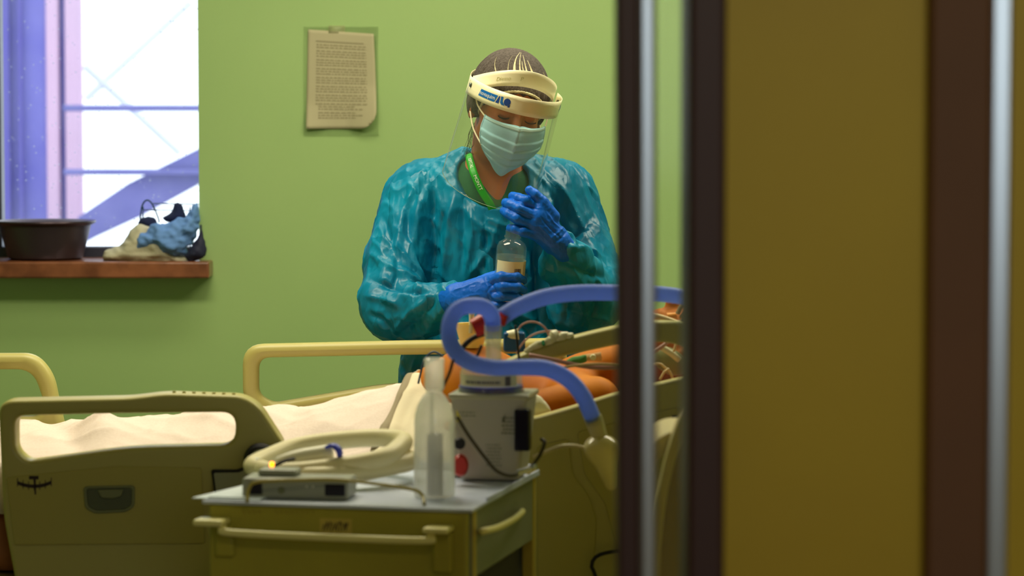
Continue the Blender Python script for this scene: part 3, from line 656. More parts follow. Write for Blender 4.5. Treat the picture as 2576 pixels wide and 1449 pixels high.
# side handle
Mi = MW[tr.name].inverted()
def Ps(px, py, off):
    o = Mi @ Vector((0, 0, CAMZ)); q = Mi @ P(px, py, 4.4); d = q-o; t = (TWd+off-o.x)/d.x; return o+d*t
sh = spline([Ps(1212, 1338, 0.0), Ps(1216, 1336, 0.02), Ps(1250, 1328, 0.024), Ps(1290, 1308, 0.024), Ps(1312, 1290, 0.02), Ps(1314, 1286, 0.0)], 10)
MB().tube(sh, 0.0055, 12).build('side_handle', m_handle, tr, world=False)
# dark box on the lower shelf
o = MB().box((0.06, 0.08, 0.3205), (0.38, 0.40, 0.50)).build('black_case', m_blk, None, bevel=0.01, M=MW[tr.name]); tag(o, 'black case on the lower shelf of the medical trolley', 'case')

# ---------------- things on the trolley top
Zt = TZ
# papers at the left corner
m_wp = mat('blue_white_paper', (220, 232, 240), 0.8)
for k, dx in enumerate((0.0, 0.004)):
    lp = [(-0.004+dx, 0.008), (0.09, 0.0+0.01*k), (0.10, 0.20), (0.012, 0.21)]
    if k == 0: lp[0] = (-0.026, 0.004)
    c = [MW[tr.name] @ Vector((a, b_, 0)) for a, b_ in lp]
    b = MB(); z0 = Zt+0.0008+0.0022*k; vs = [Vector((p.x, p.y, z0)) for p in c]+[Vector((p.x, p.y, z0+0.0018)) for p in c]
    b.add(vs, [(3, 2, 1, 0), (4, 5, 6, 7), (0, 1, 5, 4), (1, 2, 6, 5), (2, 3, 7, 6), (3, 0, 4, 7)])
    tag(b.build('paper_stack', m_wp), ('lower pale paper stack overhanging the front left corner of the trolley', 'upper pale paper stack, set back from the trolley corner')[k], 'paper')
# grey device with two sockets
def rot_box(name, c, sx, sy, sz, rz, m, bevel, parent=None):
    M = Matrix.Translation(c) @ Matrix.Rotation(rz, 4, 'Z'); b = MB().box((-sx/2, -sy/2, 0), (sx/2, sy/2, sz)); return b.build(name, m, parent, bevel=bevel, seg=3, M=M)
m_dev = mat('grey_device_plastic', (152, 156, 140), 0.4)
c0 = Q(748, 1256, Zt+0.001); Md = Matrix.Translation(c0+Vector((0.0, 0.03, 0))) @ Matrix.Rotation(TRZ*0.6, 4, 'Z')
dv = empty('power_block', c0, 'flat grey power block with two dark sockets on the front of the trolley top', 'power block')
wdv = 272*4.5/7000
MB().box((-wdv/2, -0.03, 0), (wdv/2, 0.045, 0.033)).build('casing', m_dev, dv, bevel=0.005, seg=3, M=Md)
for px, w in ((-0.064, 0.011), (0.066, 0.017)):
    MB().box((px-w, -0.0315, 0.006), (px+w, -0.026, 0.026)).build('socket', mat('socket_black', (18, 18, 34), 0.4), dv, bevel=0.004, seg=3, M=Md)
MB().lathe([(0.006, 0), (0.0055, 0.002)], 20, Md @ Matrix.Translation((-0.022, -0.0295, 0.014)) @ Matrix.Rotation(PI/2, 4, 'X')).build('knob', m_grey, dv)
MB().box((-wdv/2+0.02, -0.005, 0.0325), (wdv/2-0.09, 0.04, 0.044)).build('sloped_cover', m_dev, dv, bevel=0.009, seg=4, M=Md)
for px in (0.02, 0.03): MB().lathe([(0.002, 0), (0.0018, 0.001)], 10, Md @ Matrix.Translation((px, -0.0305, 0.021)) @ Matrix.Rotation(PI/2, 4, 'X')).build('indicator', mat('pale_led', (220, 220, 200), 0.4), dv)
# clear thin hose arched over the power block
m_hose = clear_mat('clear_hose', (215, 205, 120), 0.55, 0.15, 1.45)
hp = [Q(622, 1262, Zt+0.004)+Vector((0, -0.0, 0)), P(626, 1230, 4.42), P(650, 1212, 4.42), P(760, 1207, 4.42), P(850, 1207, 4.42), P(960, 1219, 4.41), P(1040, 1232, 4.40), P(1062, 1246, 4.40), Q(1067, 1268, Zt+0.004)]
o = MB().tube(resample(spline(hp, 12), 0.004), 0.0028, 12).build('thin_hose', mat('yellowish_clear_tube', (190, 178, 96), 0.25, transl=0.3), sharp=180); tag(o, 'thin yellowish clear hose arched over the grey power block', 'hose')
# coil of thick cream hose
m_coil = mat('cream_hose_plastic', (244, 234, 184), 0.4, transl=0.12)
cc = Vector((X(828, 4.70), 4.70, Zt)); cps = []
for k in range(0, 62):
    a = -PI*0.86+k*(2*PI*1.55/61); r = 0.121+0.006*math.sin(k*0.7); z = 0.044+0.016*math.cos(a)+0.010*math.sin(a)
    if k > 40: z -= 0.034*(k-40)/21*1.0; r += 0.004
    cps.append(cc+Vector((r*1.04*math.cos(a), r*0.95*math.sin(a), max(0.0158, z))))
pts = resample(spline(cps, 6), 0.0022)
rad = [0.0156+0.0005*math.sin(i*2.2) for i in range(len(pts))]
coil = empty('coiled_hose', cc, 'thick cream hose coiled on the trolley top', 'hose')
MB().tube(pts, rad, 18).build('hose', m_coil, coil, sharp=180)
b = MB().tube([pts[0]+Vector((0.0, 0, 0)), pts[0]+(pts[0]-pts[8]).normalized()*0.03], [0.0175, 0.0165], 20); b.build('connector', mat('white_connector', (232, 228, 196), 0.35), coil)
# white elbow connector with blue clip inside the coil
el = empty('tube_elbow', Q(790, 1190, Zt), 'white tube elbow with a blue ring lying inside the coiled hose', 'connector')
e0 = [P(700, 1168, 4.62), P(740, 1156, 4.62), P(800, 1146, 4.62), P(838, 1140, 4.62)]
MB().tube(spline(e0, 8), [0.012+0.004*min(1, i/12) for i in range(25)], 20).build('elbow', mat('white_connector', (232, 228, 196), 0.35), el, sharp=60)
rb = spline([P(820, 1126, 4.6), P(838, 1121, 4.595), P(852, 1132, 4.59), P(855, 1150, 4.595), P(850, 1160, 4.6)], 8)
MB().tube(rb, [0.0028+0.002*math.sin(PI*i/(len(rb)-1)) for i in range(len(rb))], 12, flat=1.8).build('blue_ring', mat('bright_blue_plastic', (60, 72, 205), 0.35), el, sharp=60)
cb = spline([P(655, 1188, 4.55), P(690, 1172, 4.55), P(715, 1160, 4.56), P(740, 1154, 4.58)], 8)
cbl = empty('sensor_cable', Q(690, 1200, Zt), 'black sensor lead with a glowing orange light inside the coiled hose', 'cable')
MB().tube(cb, 0.0030, 10).build('lead', m_blk, cbl)
MB().tube([P(655, 1190, 4.545), P(700, 1186, 4.545), P(752, 1190, 4.545)], [0.003, 0.005, 0.003], 12).build('plug', m_blk, cbl)
MB().lathe([(0.0, 0.0052), (0.003, 0.0042), (0.0036, 0.002), (0.0036, -0.003), (0, -0.004)][::-1], 16, Matrix.Translation(P(684, 1169, 4.535))).build('indicator_light', mat('orange_led', (255, 150, 10), 0.3, emit=((255, 130, 5), 6)), cbl)

# translucent squeeze bottle
m_bot = mat('milky_clear_plastic', (222, 230, 216), 0.22, trans=0.0, transl=0.55, coat=0.4); m_botc = clear_mat('milky_bottle_wall', (255, 255, 248), 0.62, 0.12, 1.5)
bc = Q(1093, 1250, Zt); bt = empty('plastic_bottle', (bc.x, bc.y, Zt), 'tall translucent plastic bottle with open neck standing on the trolley', 'bottle')
u = bc.y/7000
prof = [(0.0, 0.001), (48*u, 0.001), (52*u, 6*u), (52*u, 120*u), (51*u, 165*u), (52*u, 188*u), (49*u, 210*u), (41*u, 236*u), (29*u, 256*u), (21*u, 264*u), (20*u, 270*u), (25*u, 276*u), (25*u, 340*u), (26*u, 343*u), (26*u, 351*u), (23*u, 353*u)]
MB().lathe(prof, 48, Matrix.Translation((bc.x, bc.y, Zt)), caps=False).build('shell', m_botc, bt)
MB().lathe([(0, 0.004), (20*u, 0.004), (21*u, 10*u), (20*u, 160*u), (0, 165*u)], 32, Matrix.Translation((bc.x+0.001, bc.y, Zt))).build('inner_tube', clear_mat('bluish_inner', (70, 90, 130), 0.8, 0.1, 1.33), bt)
MB().lathe([(0.0032, 0), (0.0032, 250*u)], 12, Matrix.Translation((bc.x-0.004, bc.y, Zt+0.01))).build('dip_tube', m_botc, bt)

# humidifier: box with labels, water chamber on top
hc = Vector((X(1243, 4.76), 4.725, Zt)); RH = Matrix.Translation(hc) @ Matrix.Rotation(math.radians(-9), 4, 'Z'); s_ = 4.70/7000
hu = empty('humidifier', hc, 'grey respiratory humidifier with clear water chamber at the back of the trolley', 'humidifier')
m_hum = mat('humidifier_grey', (188, 184, 172), 0.45, bump=(200, 0.1, 0.0005)); m_hum2 = mat('humidifier_ink', (120, 122, 96), 0.6)
W1, W0, H = 99*s_, 76*s_, 218*s_
D_ = 0.070
def frust(x0, y0, z0, x1, y1, z1): return [Vector(q) for q in ((-x0, -y0, z0), (x0, -y0, z0), (x0, y0, z0), (-x0, y0, z0), (-x1, -y1, z1), (x1, -y1, z1), (x1, y1, z1), (-x1, y1, z1))]
FQ = [(0, 3, 2, 1), (4, 5, 6, 7), (0, 1, 5, 4), (1, 2, 6, 5), (2, 3, 7, 6), (3, 0, 4, 7)]
MB().add(frust(W0, D_*0.7, 0.002, W1, D_*0.85, H), FQ).build('housing', m_hum, hu, bevel=0.008, seg=4, M=RH)
MB().add(frust(W1+0.002, D_*0.86, H-0.007, W1+0.003, D_*0.87, H+0.003), FQ).build('rim', mat('humidifier_rim', (190, 188, 160), 0.25), hu, bevel=0.004, seg=3, M=RH)
# face coordinates: (a, b) in housing width (-1..1) and height (0..1)
def face(a, t, off=0.0012):
    x = (W0+(W1-W0)*t)*a; y = -(D_*0.7+(D_*0.15)*t)-off; return RH @ Vector((x, y, 0.002+t*(H-0.002)))
ib = MB()
def fq(a0, a1, t0, t1): ib.add([face(a0, t0), face(a1, t0), face(a1, t1), face(a0, t1)], [(0, 1, 2, 3)])
random.seed(5)
for r in range(5):
    x = 0.36+0.05*(r % 2)
    while x < 0.78: w = random.uniform(0.04, 0.10); fq(x, min(0.80, x+w), 0.74-0.045*r, 0.757-0.045*r); x += w+0.025
ib.build('printed_label', m_hum2, hu, sharp=180); ib = MB()
for r in range(7):
    x = -0.1+0.04*(r % 2)
    while x < 0.34: w = random.uniform(0.03, 0.09); fq(x, x+w, 0.42-0.04*r, 0.432-0.04*r); x += w+0.025
ib.build('small_print', m_hum2, hu, sharp=180); ib = MB()
for r in range(2):
    x = -0.8
    while x < -0.35: w = random.uniform(0.04, 0.1); fq(x, x+w, 0.80-0.04*r, 0.812-0.04*r); x += w+0.03
ib.build('small_print', m_hum2, hu, sharp=180)
ib = MB(); ib.add([face(0.36, 0.70, .0015), face(0.44, 0.70, .0015), face(0.46, 0.80, .0015)], [(0, 1, 2)]); ib.build('logo_mark', mat('dark_logo', (86, 88, 60), 0.6), hu, sharp=180)
ds = MB().box((W0*0.88, -D_*0.95, 0.055), (W0*0.88+0.026, -D_*0.55, 0.125)); ds.build('display', mat('navy_display', (16, 18, 44), 0.2), hu, bevel=0.003, M=RH)
kb = MB().lathe([(0.010, 0), (0.010, 0.006), (0.008, 0.010)], 24, Matrix.Translation(P(1156, 1115, 4.645)) @ Matrix.Rotation(PI/2, 4, 'X')); kb.build('dark_knob', m_blk, hu)
kb = MB().lathe([(0.014, 0), (0.014, 0.006), (0.011, 0.012)], 24, Matrix.Translation(P(1158, 1170, 4.645)) @ Matrix.Rotation(PI/2, 4, 'X') @ Matrix.Scale(1.35, 4, (0, 1, 0))); kb.build('red_knob', mat('red_knob', (196, 44, 30), 0.4), hu)
# base plate extends left of the housing (knobs sit on it)
MB().add([Vector(q) for q in ((-0.075, 0.0, 0.002), (-0.04, 0.0, 0.002), (-0.04, 0.05, 0.002), (-0.075, 0.05, 0.002), (-0.078, 0.0, 0.10), (-0.04, 0.0, 0.10), (-0.04, 0.05, 0.10), (-0.078, 0.05, 0.10))], FQ).build('knob_panel', m_hum, hu, bevel=0.004, M=RH)
yl = [P(1148, 1030, 4.64), P(1160, 1052, 4.64), P(1162, 1068, 4.64), P(1148, 1060, 4.64)]
MB().add([p+Vector((0, -0.003, 0)) for p in yl]+[p+Vector((0, 0.003, 0)) for p in yl], [(0, 1, 2, 3), (7, 6, 5, 4), (0, 4, 5, 1), (1, 5, 6, 2), (2, 6, 7, 3), (3, 7, 4, 0)]).build('yellow_tag', mat('yellow_tag', (230, 214, 70), 0.5), hu)
# water chamber
zc = H+0.003
chm = clear_mat('chamber_clear', (228, 226, 196), 0.30, 0.08, 1.5)
ch = MB().lathe([(0.054, 0), (0.057, 0.0), (0.057, 0.0008), (0.053, 0.0115), (0.053, 0.032), (0.050, 0.040), (0.030, 0.046), (0.015, 0.048), (0.015, 0.056)], 48, RH @ Matrix.Translation((-0.005, 0, zc)), caps=False).build('water_chamber', chm, hu)
MB().lathe([(0.0, 0.001), (0.0545, 0.001), (0.0545, 0.010), (0.0, 0.011)], 40, RH @ Matrix.Translation((-0.005, 0, zc))).build('blue_base_ring', mat('deep_blue_ring', (40, 36, 170), 0.3), ch)
# curved white label with print on the chamber
def cyl_pt(a, z, r=0.0536): return RH @ Vector((-0.005+r*math.sin(a), -r*math.cos(a), zc+z))
MB().grid([[cyl_pt(-1.1+2.2*i/24, z) for i in range(25)] for z in (0.012, 0.031)]).build('chamber_label', mat('white_label', (226, 220, 190), 0.5), ch, sharp=180)
text_on('label_text', 'MR290', 0.010, lambda u_, v_: cyl_pt(0.05+u_/0.0536, 0.018+v_, 0.0540), mat('label_ink_dark', (84, 76, 90), 0.5), ch, 1.0) if False else None
pr = MB(); random.seed(8); a = -0.75
while a < 0.45:
    w = random.uniform(0.03, 0.09); pr.grid([[cyl_pt(a, z, 0.0539), cyl_pt(a+w, z, 0.0539)] for z in (0.0165, 0.0215)]); a += w+0.025
pr.grid([[cyl_pt(0.62, z, 0.0539), cyl_pt(0.82, z, 0.0539)] for z in (0.013, 0.029)])
pr.build('label_print', mat('label_ink_dark', (104, 96, 104), 0.5), ch, sharp=180)
# dark cable across the front of the humidifier and around its base
m_cab = mat('dark_olive_cable', (70, 62, 38), 0.5)
cw = [P(1150, 1048, 4.60), P(1175, 1090, 4.60), P(1215, 1145, 4.59), P(1250, 1185, 4.585), P(1290, 1196, 4.60), P(1330, 1178, 4.63), P(1355, 1150, 4.65), P(1370, 1115, 4.66), P(1362, 1105, 4.67)]
o = MB().tube(resample(spline(cw, 10), 0.004), 0.0032, 10).build('power_cable', m_cab, sharp=180); tag(o, 'dark olive cable hanging in a loop across the humidifier front', 'cable')
cl = empty('cable_clamp', P(1318, 1192, 4.60), 'small silver clamp on the cable beneath the humidifier', 'clamp')
MB().tube([P(1302, 1190, 4.59), P(1336, 1178, 4.595)], [0.0055, 0.0045], 12).build('jaw', mat('bright_silver', (215, 225, 225), 0.2, metal=0.7), cl); MB().lathe([(0.004, 0), (0.004, 0.006)], 14, Matrix.Translation(P(1345, 1178, 4.60))).build('screw', mat('bright_silver', (215, 225, 225), 0.2), cl)

# ================================================================== BREATHING CIRCUIT
m_blue = mat('blue_corrugated_plastic', (158, 186, 255), 0.4, transl=0.6, coat=0.15)
def corr(pts, r0, pitch=0.0044, amp=0.0011, step=0.0011):
    pts = resample(pts, step); return pts, [r0+amp*math.sin(2*PI*i*step/pitch) for i in range(len(pts))]
yb = 4.70
loop = [(1240, 830, 4.735), (1238, 800, 4.73), (1222, 776, 4.71), (1190, 769, 4.69), (1155, 776, 4.68), (1133, 806, 4.67), (1130, 850, 4.66), (1150, 890, 4.64), (1190, 914, 4.62), (1245, 925, 4.61), (1310, 924, 4.61), (1375, 928, 4.63), (1430, 955, 4.66), (1468, 1000, 4.68), (1495, 1062, 4.70)]
pts, rad = corr(spline([P(*q) for q in loop], 16), 0.0132)
o = MB().tube(pts, rad, 16).build('blue_breathing_tube', m_blue, sharp=180); tag(o, 'blue corrugated breathing tube looping from the humidifier down to the water trap', 'tube')
t2 = [(1262, 798, 4.76), (1300, 774, 4.78), (1370, 748, 4.82), (1450, 737, 4.88), (1540, 736, 4.95), (1640, 738, 5.05), (1720, 748, 5.1), (1800, 775, 5.15), (1850, 830, 5.2), (1862, 880, 5.25)]
pts, rad = corr(spline([P(*q) for q in t2], 16), 0.0136, step=0.0013)
o = MB().tube(pts, rad, 16).build('blue_breathing_tube', m_blue, sharp=180); tag(o, 'blue corrugated breathing tube running right in front of the nurse', 'tube')
m_clr = clear_mat('clear_connector', (236, 230, 204), 0.5, 0.12, 1.5)
cn = empty('tube_connector', P(1240, 905, 4.735), 'milky clear connector between the water chamber and blue tube', 'connector')
MB().tube([P(1240, 818, 4.735), P(1240, 860, 4.735), P(1241, 862, 4.735), P(1242, 912, 4.735)], [0.0150, 0.0145, 0.0128, 0.0135], 24, caps=False).build('sleeve', m_clr, cn)
rc = empty('red_connector', P(1230, 815, 4.76), 'red angled tube connector behind the blue loop', 'connector')
m_red = mat('red_plastic', (206, 36, 22), 0.4)
b = MB().tube([P(1192, 826, 4.775), P(1215, 815, 4.775), P(1250, 805, 4.775)], [0.016, 0.018, 0.013], 16); b.build('collar', m_red, rc)
b = MB().tube([P(1252, 790, 4.755), P(1262, 803, 4.755), P(1268, 820, 4.755)], [0.006, 0.013, 0.002], 12); b.build('wing', m_red, rc)
# water trap at the right end
wt = empty('water_trap', P(1515, 1190, 4.70), 'milky round water trap hanging at the lower end of the blue tube', 'water trap')
c1 = P(1496, 1062, 4.70); c2 = P(1512, 1108, 4.70)
MB().tube([c1+(c1-c2)*0.3, c1, c2], [0.0150, 0.0152, 0.0125], 24).build('cone', mat('milky_cream_plastic', (222, 214, 168), 0.3, transl=0.35), wt)
ct = P(1513, 1128, 4.70)
f = Field(tuple(ct-Vector((0.05, 0.04, 0.09))), tuple(ct+Vector((0.05, 0.04, 0.05))), 0.0022)
f.add(f.ell(ct, (0.031, 0.029, 0.024)), 0.01); f.add(f.cone(ct+Vector((0.006, 0, -0.018)), ct+Vector((0.016, 0, -0.062)), 0.021, 0.010), 0.012); f.add(f.cone(ct+Vector((-0.02, -0.015, 0)), ct+Vector((0.02, -0.015, 0.002)), 0.008, 0.008), 0.008)
V, Fq = f.mesh(); link('trap_bowl', np_mesh('trap_bowl', relax(V, Fq, 2), Fq), mat('milky_trap_plastic', (226, 218, 160), 0.18, transl=0.4, coat=0.5), wt, True, 180)
o = MB().tube(resample(spline([P(1478, 1130, 4.69), P(1450, 1122, 4.69), P(1415, 1122, 4.70), P(1385, 1132, 4.72), P(1340, 1150, 4.72)], 10), 0.004), 0.0030, 10).build('thin_white_tube', mat('white_tube', (222, 210, 160), 0.35), sharp=180); tag(o, 'thin white tube from the water trap to the humidifier', 'tube')

# ================================================================== SMALL THINGS AROUND THE PATIENT
m_cup = mat('yellow_cup_plastic', (246, 226, 150), 0.4, transl=0.2)
cupc = P(1188, 874, 5.44); cup = empty('yellow_cup', cupc, 'pale yellow plastic cup resting on the patient\'s chest inside the blue loop', 'cup'); cu_ = 5.42/7000
MB().lathe([(0.0, 0.0), (26*cu_, 0.0), (36*cu_, 30*cu_), (43*cu_, 60*cu_), (44*cu_, 61*cu_), (42*cu_, 60*cu_), (35*cu_, 30*cu_), (25*cu_, 3*cu_), (0, 2.5*cu_)], 40, Matrix.Translation(cupc), caps=False).build('bowl', m_cup, cup)
b = MB().tube([P(1184, 838, 5.41), P(1186, 800, 5.41), P(1187, 784, 5.41)], [0.0040, 0.0045, 0.0062], 12); tag(b.build('medicine_stirrer', mat('white_connector', (232, 228, 196), 0.35)), 'short white stirrer standing in the yellow cup', 'stirrer')
# ECG leads and white connectors on the near rail
m_wl = mat('white_lead_plastic', (232, 228, 190), 0.4)
lb = empty('lead_block', P(1375, 868, 5.075), 'white monitoring lead connectors lying on the sloping near rail', 'lead connector')
for a, c, a2, c2, r in ((1335, 876, 1372, 862, .007), (1370, 866, 1398, 850, .008), (1390, 846, 1398, 838, .009), (1404, 852, 1428, 842, .008), (1425, 850, 1440, 843, .006), (1322, 884, 1345, 874, .005)):
    MB().tube([P(a, c, 5.065), P((a+a2)/2, (c+c2)/2-2, 5.06), P(a2, c2, 5.065)], [r*0.8, r, r*0.7], 14).build('connector', m_wl, lb)
MB().tube([P(1366, 858, 5.055), P(1368, 868, 5.05)], 0.003, 10).build('green_band', mat('green_band', (20, 130, 80), 0.5), lb)
m_lead = mat('pinkish_lead', (186, 140, 130), 0.5)
for k, (q, lab) in enumerate((([(1382, 848), (1372, 826), (1352, 812), (1330, 810), (1312, 818), (1302, 832)], 'pink lead wire arching over to the black stand'), ([(1435, 846), (1420, 838), (1380, 833), (1345, 840), (1322, 856), (1306, 876), (1300, 890)], 'pink lead wire curving low above the near rail'))):
    o = MB().tube(resample(spline([P(a, c, 5.07) for a, c in q], 10), 0.004), 0.0017, 8).build('lead_wire', m_lead, sharp=180); tag(o, lab, 'wire')
for k, (q, r, m, Yq, lab, nm) in enumerate((
    ([(1296, 818), (1300, 850), (1306, 905)], .0022, m_blk, 5.0, 'straight black wire standing beside the blue bottle', 'black_wire'),
    ([(1222, 838), (1195, 848), (1175, 862), (1160, 880)], .0045, m_blk, 4.84, 'thick black lead crossing the inside of the blue loop', 'black_lead'),
    ([(1212, 868), (1200, 895), (1188, 915)], .0025, m_blk, 4.84, 'short black wire below the red connector', 'black_wire'),
    ([(1140, 905), (1130, 940), (1112, 978), (1108, 985)], .0028, mat('brown_lead', (96, 64, 34), 0.5), 4.62, 'brown lead hanging beside the plastic bottle neck', 'lead_wire'),
    ([(1115, 897), (1090, 885), (1068, 905), (1058, 940), (1052, 965)], .0020, mat('blue_grey_line', (60, 90, 130), 0.4), 5.2, 'thin blue grey line curling behind the bottle', 'line'),
    ([(1330, 893), (1390, 905), (1460, 920), (1520, 925), (1600, 920)], .0040, m_lead, 5.035, 'beige tube stretched along the patient\'s arm in front of the rail', 'tube'),
    ([(1395, 935), (1430, 922), (1500, 916), (1560, 918)], .0025, mat('beige_line', (206, 176, 120), 0.5), 5.03, 'thin beige line under the stretched tube', 'line'))):
    o = MB().tube(resample(spline([P(a, c, Yq) for a, c in q], 10), 0.004), r, 10).build(nm, m, sharp=180); tag(o, lab, 'wire')
# small blue bottle with white cap
bb = P(1295, 884, 5.32); bo = empty('blue_bottle', bb, 'small blue suction bottle with white cap behind the connector', 'bottle')
MB().box((bb.x-0.022, bb.y-0.02, bb.z), (bb.x+0.020, bb.y+0.02, bb.z+0.038)).build('body', mat('blue_clear', (40, 100, 160), 0.25, transl=0.3), bo, bevel=0.006, seg=3)
MB().tube([P(1276, 846, 5.31), P(1305, 843, 5.31)], [0.010, 0.013], 16).build('cap', m_wl, bo)

# ---------------- behind the gap in the door: mask, tubes, clips near the patient's head
gm = empty('oxygen_mask', P(1690, 905, 5.3), 'grey green oxygen mask on the patient\'s shoulder seen through the door gap', 'mask')
f = Field(tuple(P(1690, 905, 5.3)-Vector((0.05, 0.05, 0.05))), tuple(P(1690, 905, 5.3)+Vector((0.05, 0.05, 0.05))), 0.0022)
Rm = Matrix.Rotation(0.6, 3, 'Y'); f.add(f.ell(P(1684, 908, 5.3), (0.036, 0.026, 0.024), Rm), 0.01); V, Fq = f.mesh(); link('shell', np_mesh('shell', relax(V, Fq, 2), Fq), mat('grey_green_mask', (150, 152, 100), 0.3, transl=0.2), gm, True, 180)
MB().tube([P(1664, 873, 5.265), P(1690, 890, 5.26), P(1708, 905, 5.265)], 0.006, 12).build('rim', m_wl, gm)
for k, (q, r, lab) in enumerate(((([(1640, 890), (1665, 872), (1700, 845), (1735, 815)], 5.20), .0036, 'pink beige tube rising to the right across the door gap'),
    (([(1708, 838), (1702, 860), (1695, 885)], 5.22), .0025, 'short cream tube dropping to the oxygen mask'),
    (([(1640, 918), (1660, 915), (1672, 924), (1685, 935), (1692, 952)], 5.22), .0022, 'white thin line tangled below the oxygen mask'),
    (([(1660, 955), (1672, 935), (1684, 928)], 5.21), .0022, 'white thin line crossing below the oxygen mask'),
    (([(1636, 793), (1665, 800), (1700, 812), (1735, 825)], 5.3), .0060, 'cream tube sloping down behind the door gap'))):
    (qq, Yq) = q; o = MB().tube(resample(spline([P(a, c, Yq) for a, c in qq], 10), 0.004), r, 10).build('thin_tube', mat('cream_line', (226, 200, 150), 0.45) if k else m_lead, sharp=180); tag(o, lab, 'tube')
vc = empty('tube_holder', P(1700, 800, 5.35), 'orange and white tube holder beside the patient\'s head', 'tube holder')
MB().tube([P(1680, 800, 5.35), P(1702, 795, 5.35)], [0.010, 0.007], 14).build('cap', mat('orange_cap', (230, 150, 50), 0.4), vc)
for q in ([(1704, 790), (1712, 772), (1722, 768)], [(1712, 800), (1722, 785), (1728, 775)], [(1700, 812), (1716, 806), (1724, 790)]): MB().tube(spline([P(a, c, 5.34) for a, c in q], 6), 0.004, 10).build('arm', mat('grey_clip', (150, 140, 110), 0.4), vc)

# ================================================================== CHAIR BY THE DOOR
m_ch = mat('cream_chair_plastic', (218, 204, 140), 0.35)
cr = empty('visitor_chair', (0.42, 4.2, 0), 'cream moulded chair with curved arm, partly hidden behind the dark door frame', 'chair')
Yc = 4.25
def curve_strip(px, w0, w1, d):
    b = MB(); L = spline([P(a, c, Yc) for a, c in px], 10); n = len(L)
    R1 = []; 
    for i, p in enumerate(L):
        t = (L[min(i+1, n-1)]-L[max(i-1, 0)]).normalized(); s = Vector((t.z, 0, -t.x)); w = w0+(w1-w0)*i/(n-1); R1.append([p-s*w-Vector((0, d, 0)), p+s*w-Vector((0, d, 0)), p+s*w+Vector((0, d, 0)), p-s*w+Vector((0, d, 0))])
    b.grid(R1, closed=True); b.add([R1[0][k] for k in (0, 1, 2, 3)], [(0, 1, 2, 3)]); b.add([R1[-1][k] for k in (3, 2, 1, 0)], [(0, 1, 2, 3)]); return b
curve_strip([(1775, 960), (1735, 1022), (1702, 1100), (1678, 1180), (1660, 1280), (1650, 1380), (1646, 1500)], 0.009, 0.006, 0.02).build('backrest_edge', m_ch, cr, bevel=0.003)
lp = [(P(a, c, Yc).x, P(a, c, Yc).z) for a, c in [(1790, 965), (1745, 1030), (1712, 1105), (1690, 1180), (1674, 1280), (1664, 1380), (1660, 1520), (2100, 1520), (2100, 965)]]
plate('backrest', [fillet(lp, 0.01)], 0.012, 0.004, mat('chair_olive_shell', (168, 146, 60), 0.5), cr, Yc+0.02)
ap = [(1640, 1140), (1646, 1112), (1662, 1092), (1690, 1080), (1720, 1078)]
b = MB(); L = spline([P(a, c, Yc+0.05) for a, c in ap], 8); rr = []
for i, p in enumerate(L): rr.append([p+Vector((0, -0.03, 0)), p+Vector((0, 0.16, 0)), p+Vector((0.004, 0.16, -0.03)), p+Vector((0.004, -0.03, -0.028))])
b.grid(rr, closed=True); b.build('armrest', mat('cream_arm_pad', (236, 218, 160), 0.35), cr, bevel=0.002)
MB().box((0.215, 4.12, 0.40), (0.66, 4.60, 0.45)).build('seat', m_ch, cr, bevel=0.015, seg=3)
for x in (0.235, 0.63):
    for y in (4.15, 4.57): MB().tube([Vector((x, y, 0.41)), Vector((x, y, 0.0))], 0.012, 12).build('leg', m_alu, cr)
MB().box((0.63, Yc-0.0, 0.44), (0.655, Yc+0.28, 0.72)).build('arm_support', m_ch, cr, bevel=0.004)
o = MB().tube(resample(spline([P(1600, 1384, 5.047), P(1540, 1388, 5.03), P(1500, 1400, 5.03), P(1488, 1425, 5.03), P(1500, 1460, 5.03), P(1512, 1600, 5.03), Vector((P(1520, 1600, 5.03).x, 5.03, 0.05)), Vector((P(1520, 1600, 5.03).x+0.05, 5.05, 0.005)), Vector((P(1520, 1600, 5.03).x+0.2, 5.1, 0.005))], 10), 0.01), 0.0035, 8).build('floor_cable', m_blk, sharp=180); tag(o, 'thin black cable hanging in an arc below the head rail', 'cable')

cloth('white_towel', [(1300, 990), (1338, 985), (1362, 998), (1378, 1018), (1388, 1034), (1345, 1056), (1300, 1066)], 5.135, 0.022, mat('white_towel_cotton', (226, 226, 200), 0.95, bump=(120, 0.4, 0.002)), 'small white towel tucked between mattress and near head rail', 'towel', 4, 0.003, h=0.003)
# ================================================================== THE PATIENT (lying, head to the right)
m_pskin = mat('patient_skin', (192, 116, 2), 0.6, spec=0.2, sss=0.0, bump=(180, 0.2, 0.0008), vary=(7, (166, 88, 4), 0.35, 0.65))
pt = empty('person', (0.1, 5.5, 0.80), 'patient lying bare chested on the raised bed among tubes and wires', 'person')
f = Field((-1.02, 5.14, 0.70), (0.62, 5.90, 1.16), 0.006)
dx = math.radians(13)
def bp(x, y, z): return (x, y, z)      # world coordinates
f.add(f.ell((-0.02, 5.50, 0.870), (0.17, 0.15, 0.085), Matrix.Rotation(-dx, 3, 'Y')), 0.03)     # ribcage
f.add(f.ell((-0.11, 5.50, 0.880), (0.11, 0.14, 0.085)), 0.05)                                   # belly
f.add(f.ell((-0.07, 5.45, 0.90), (0.10, 0.11, 0.096)), 0.03)
f.add(f.ell((-0.33, 5.50, 0.79), (0.13, 0.14, 0.07)), 0.04)
f.add(f.cone((0.12, 5.37, 0.900), (0.12, 5.63, 0.900), 0.054, 0.054), 0.03)                      # shoulders
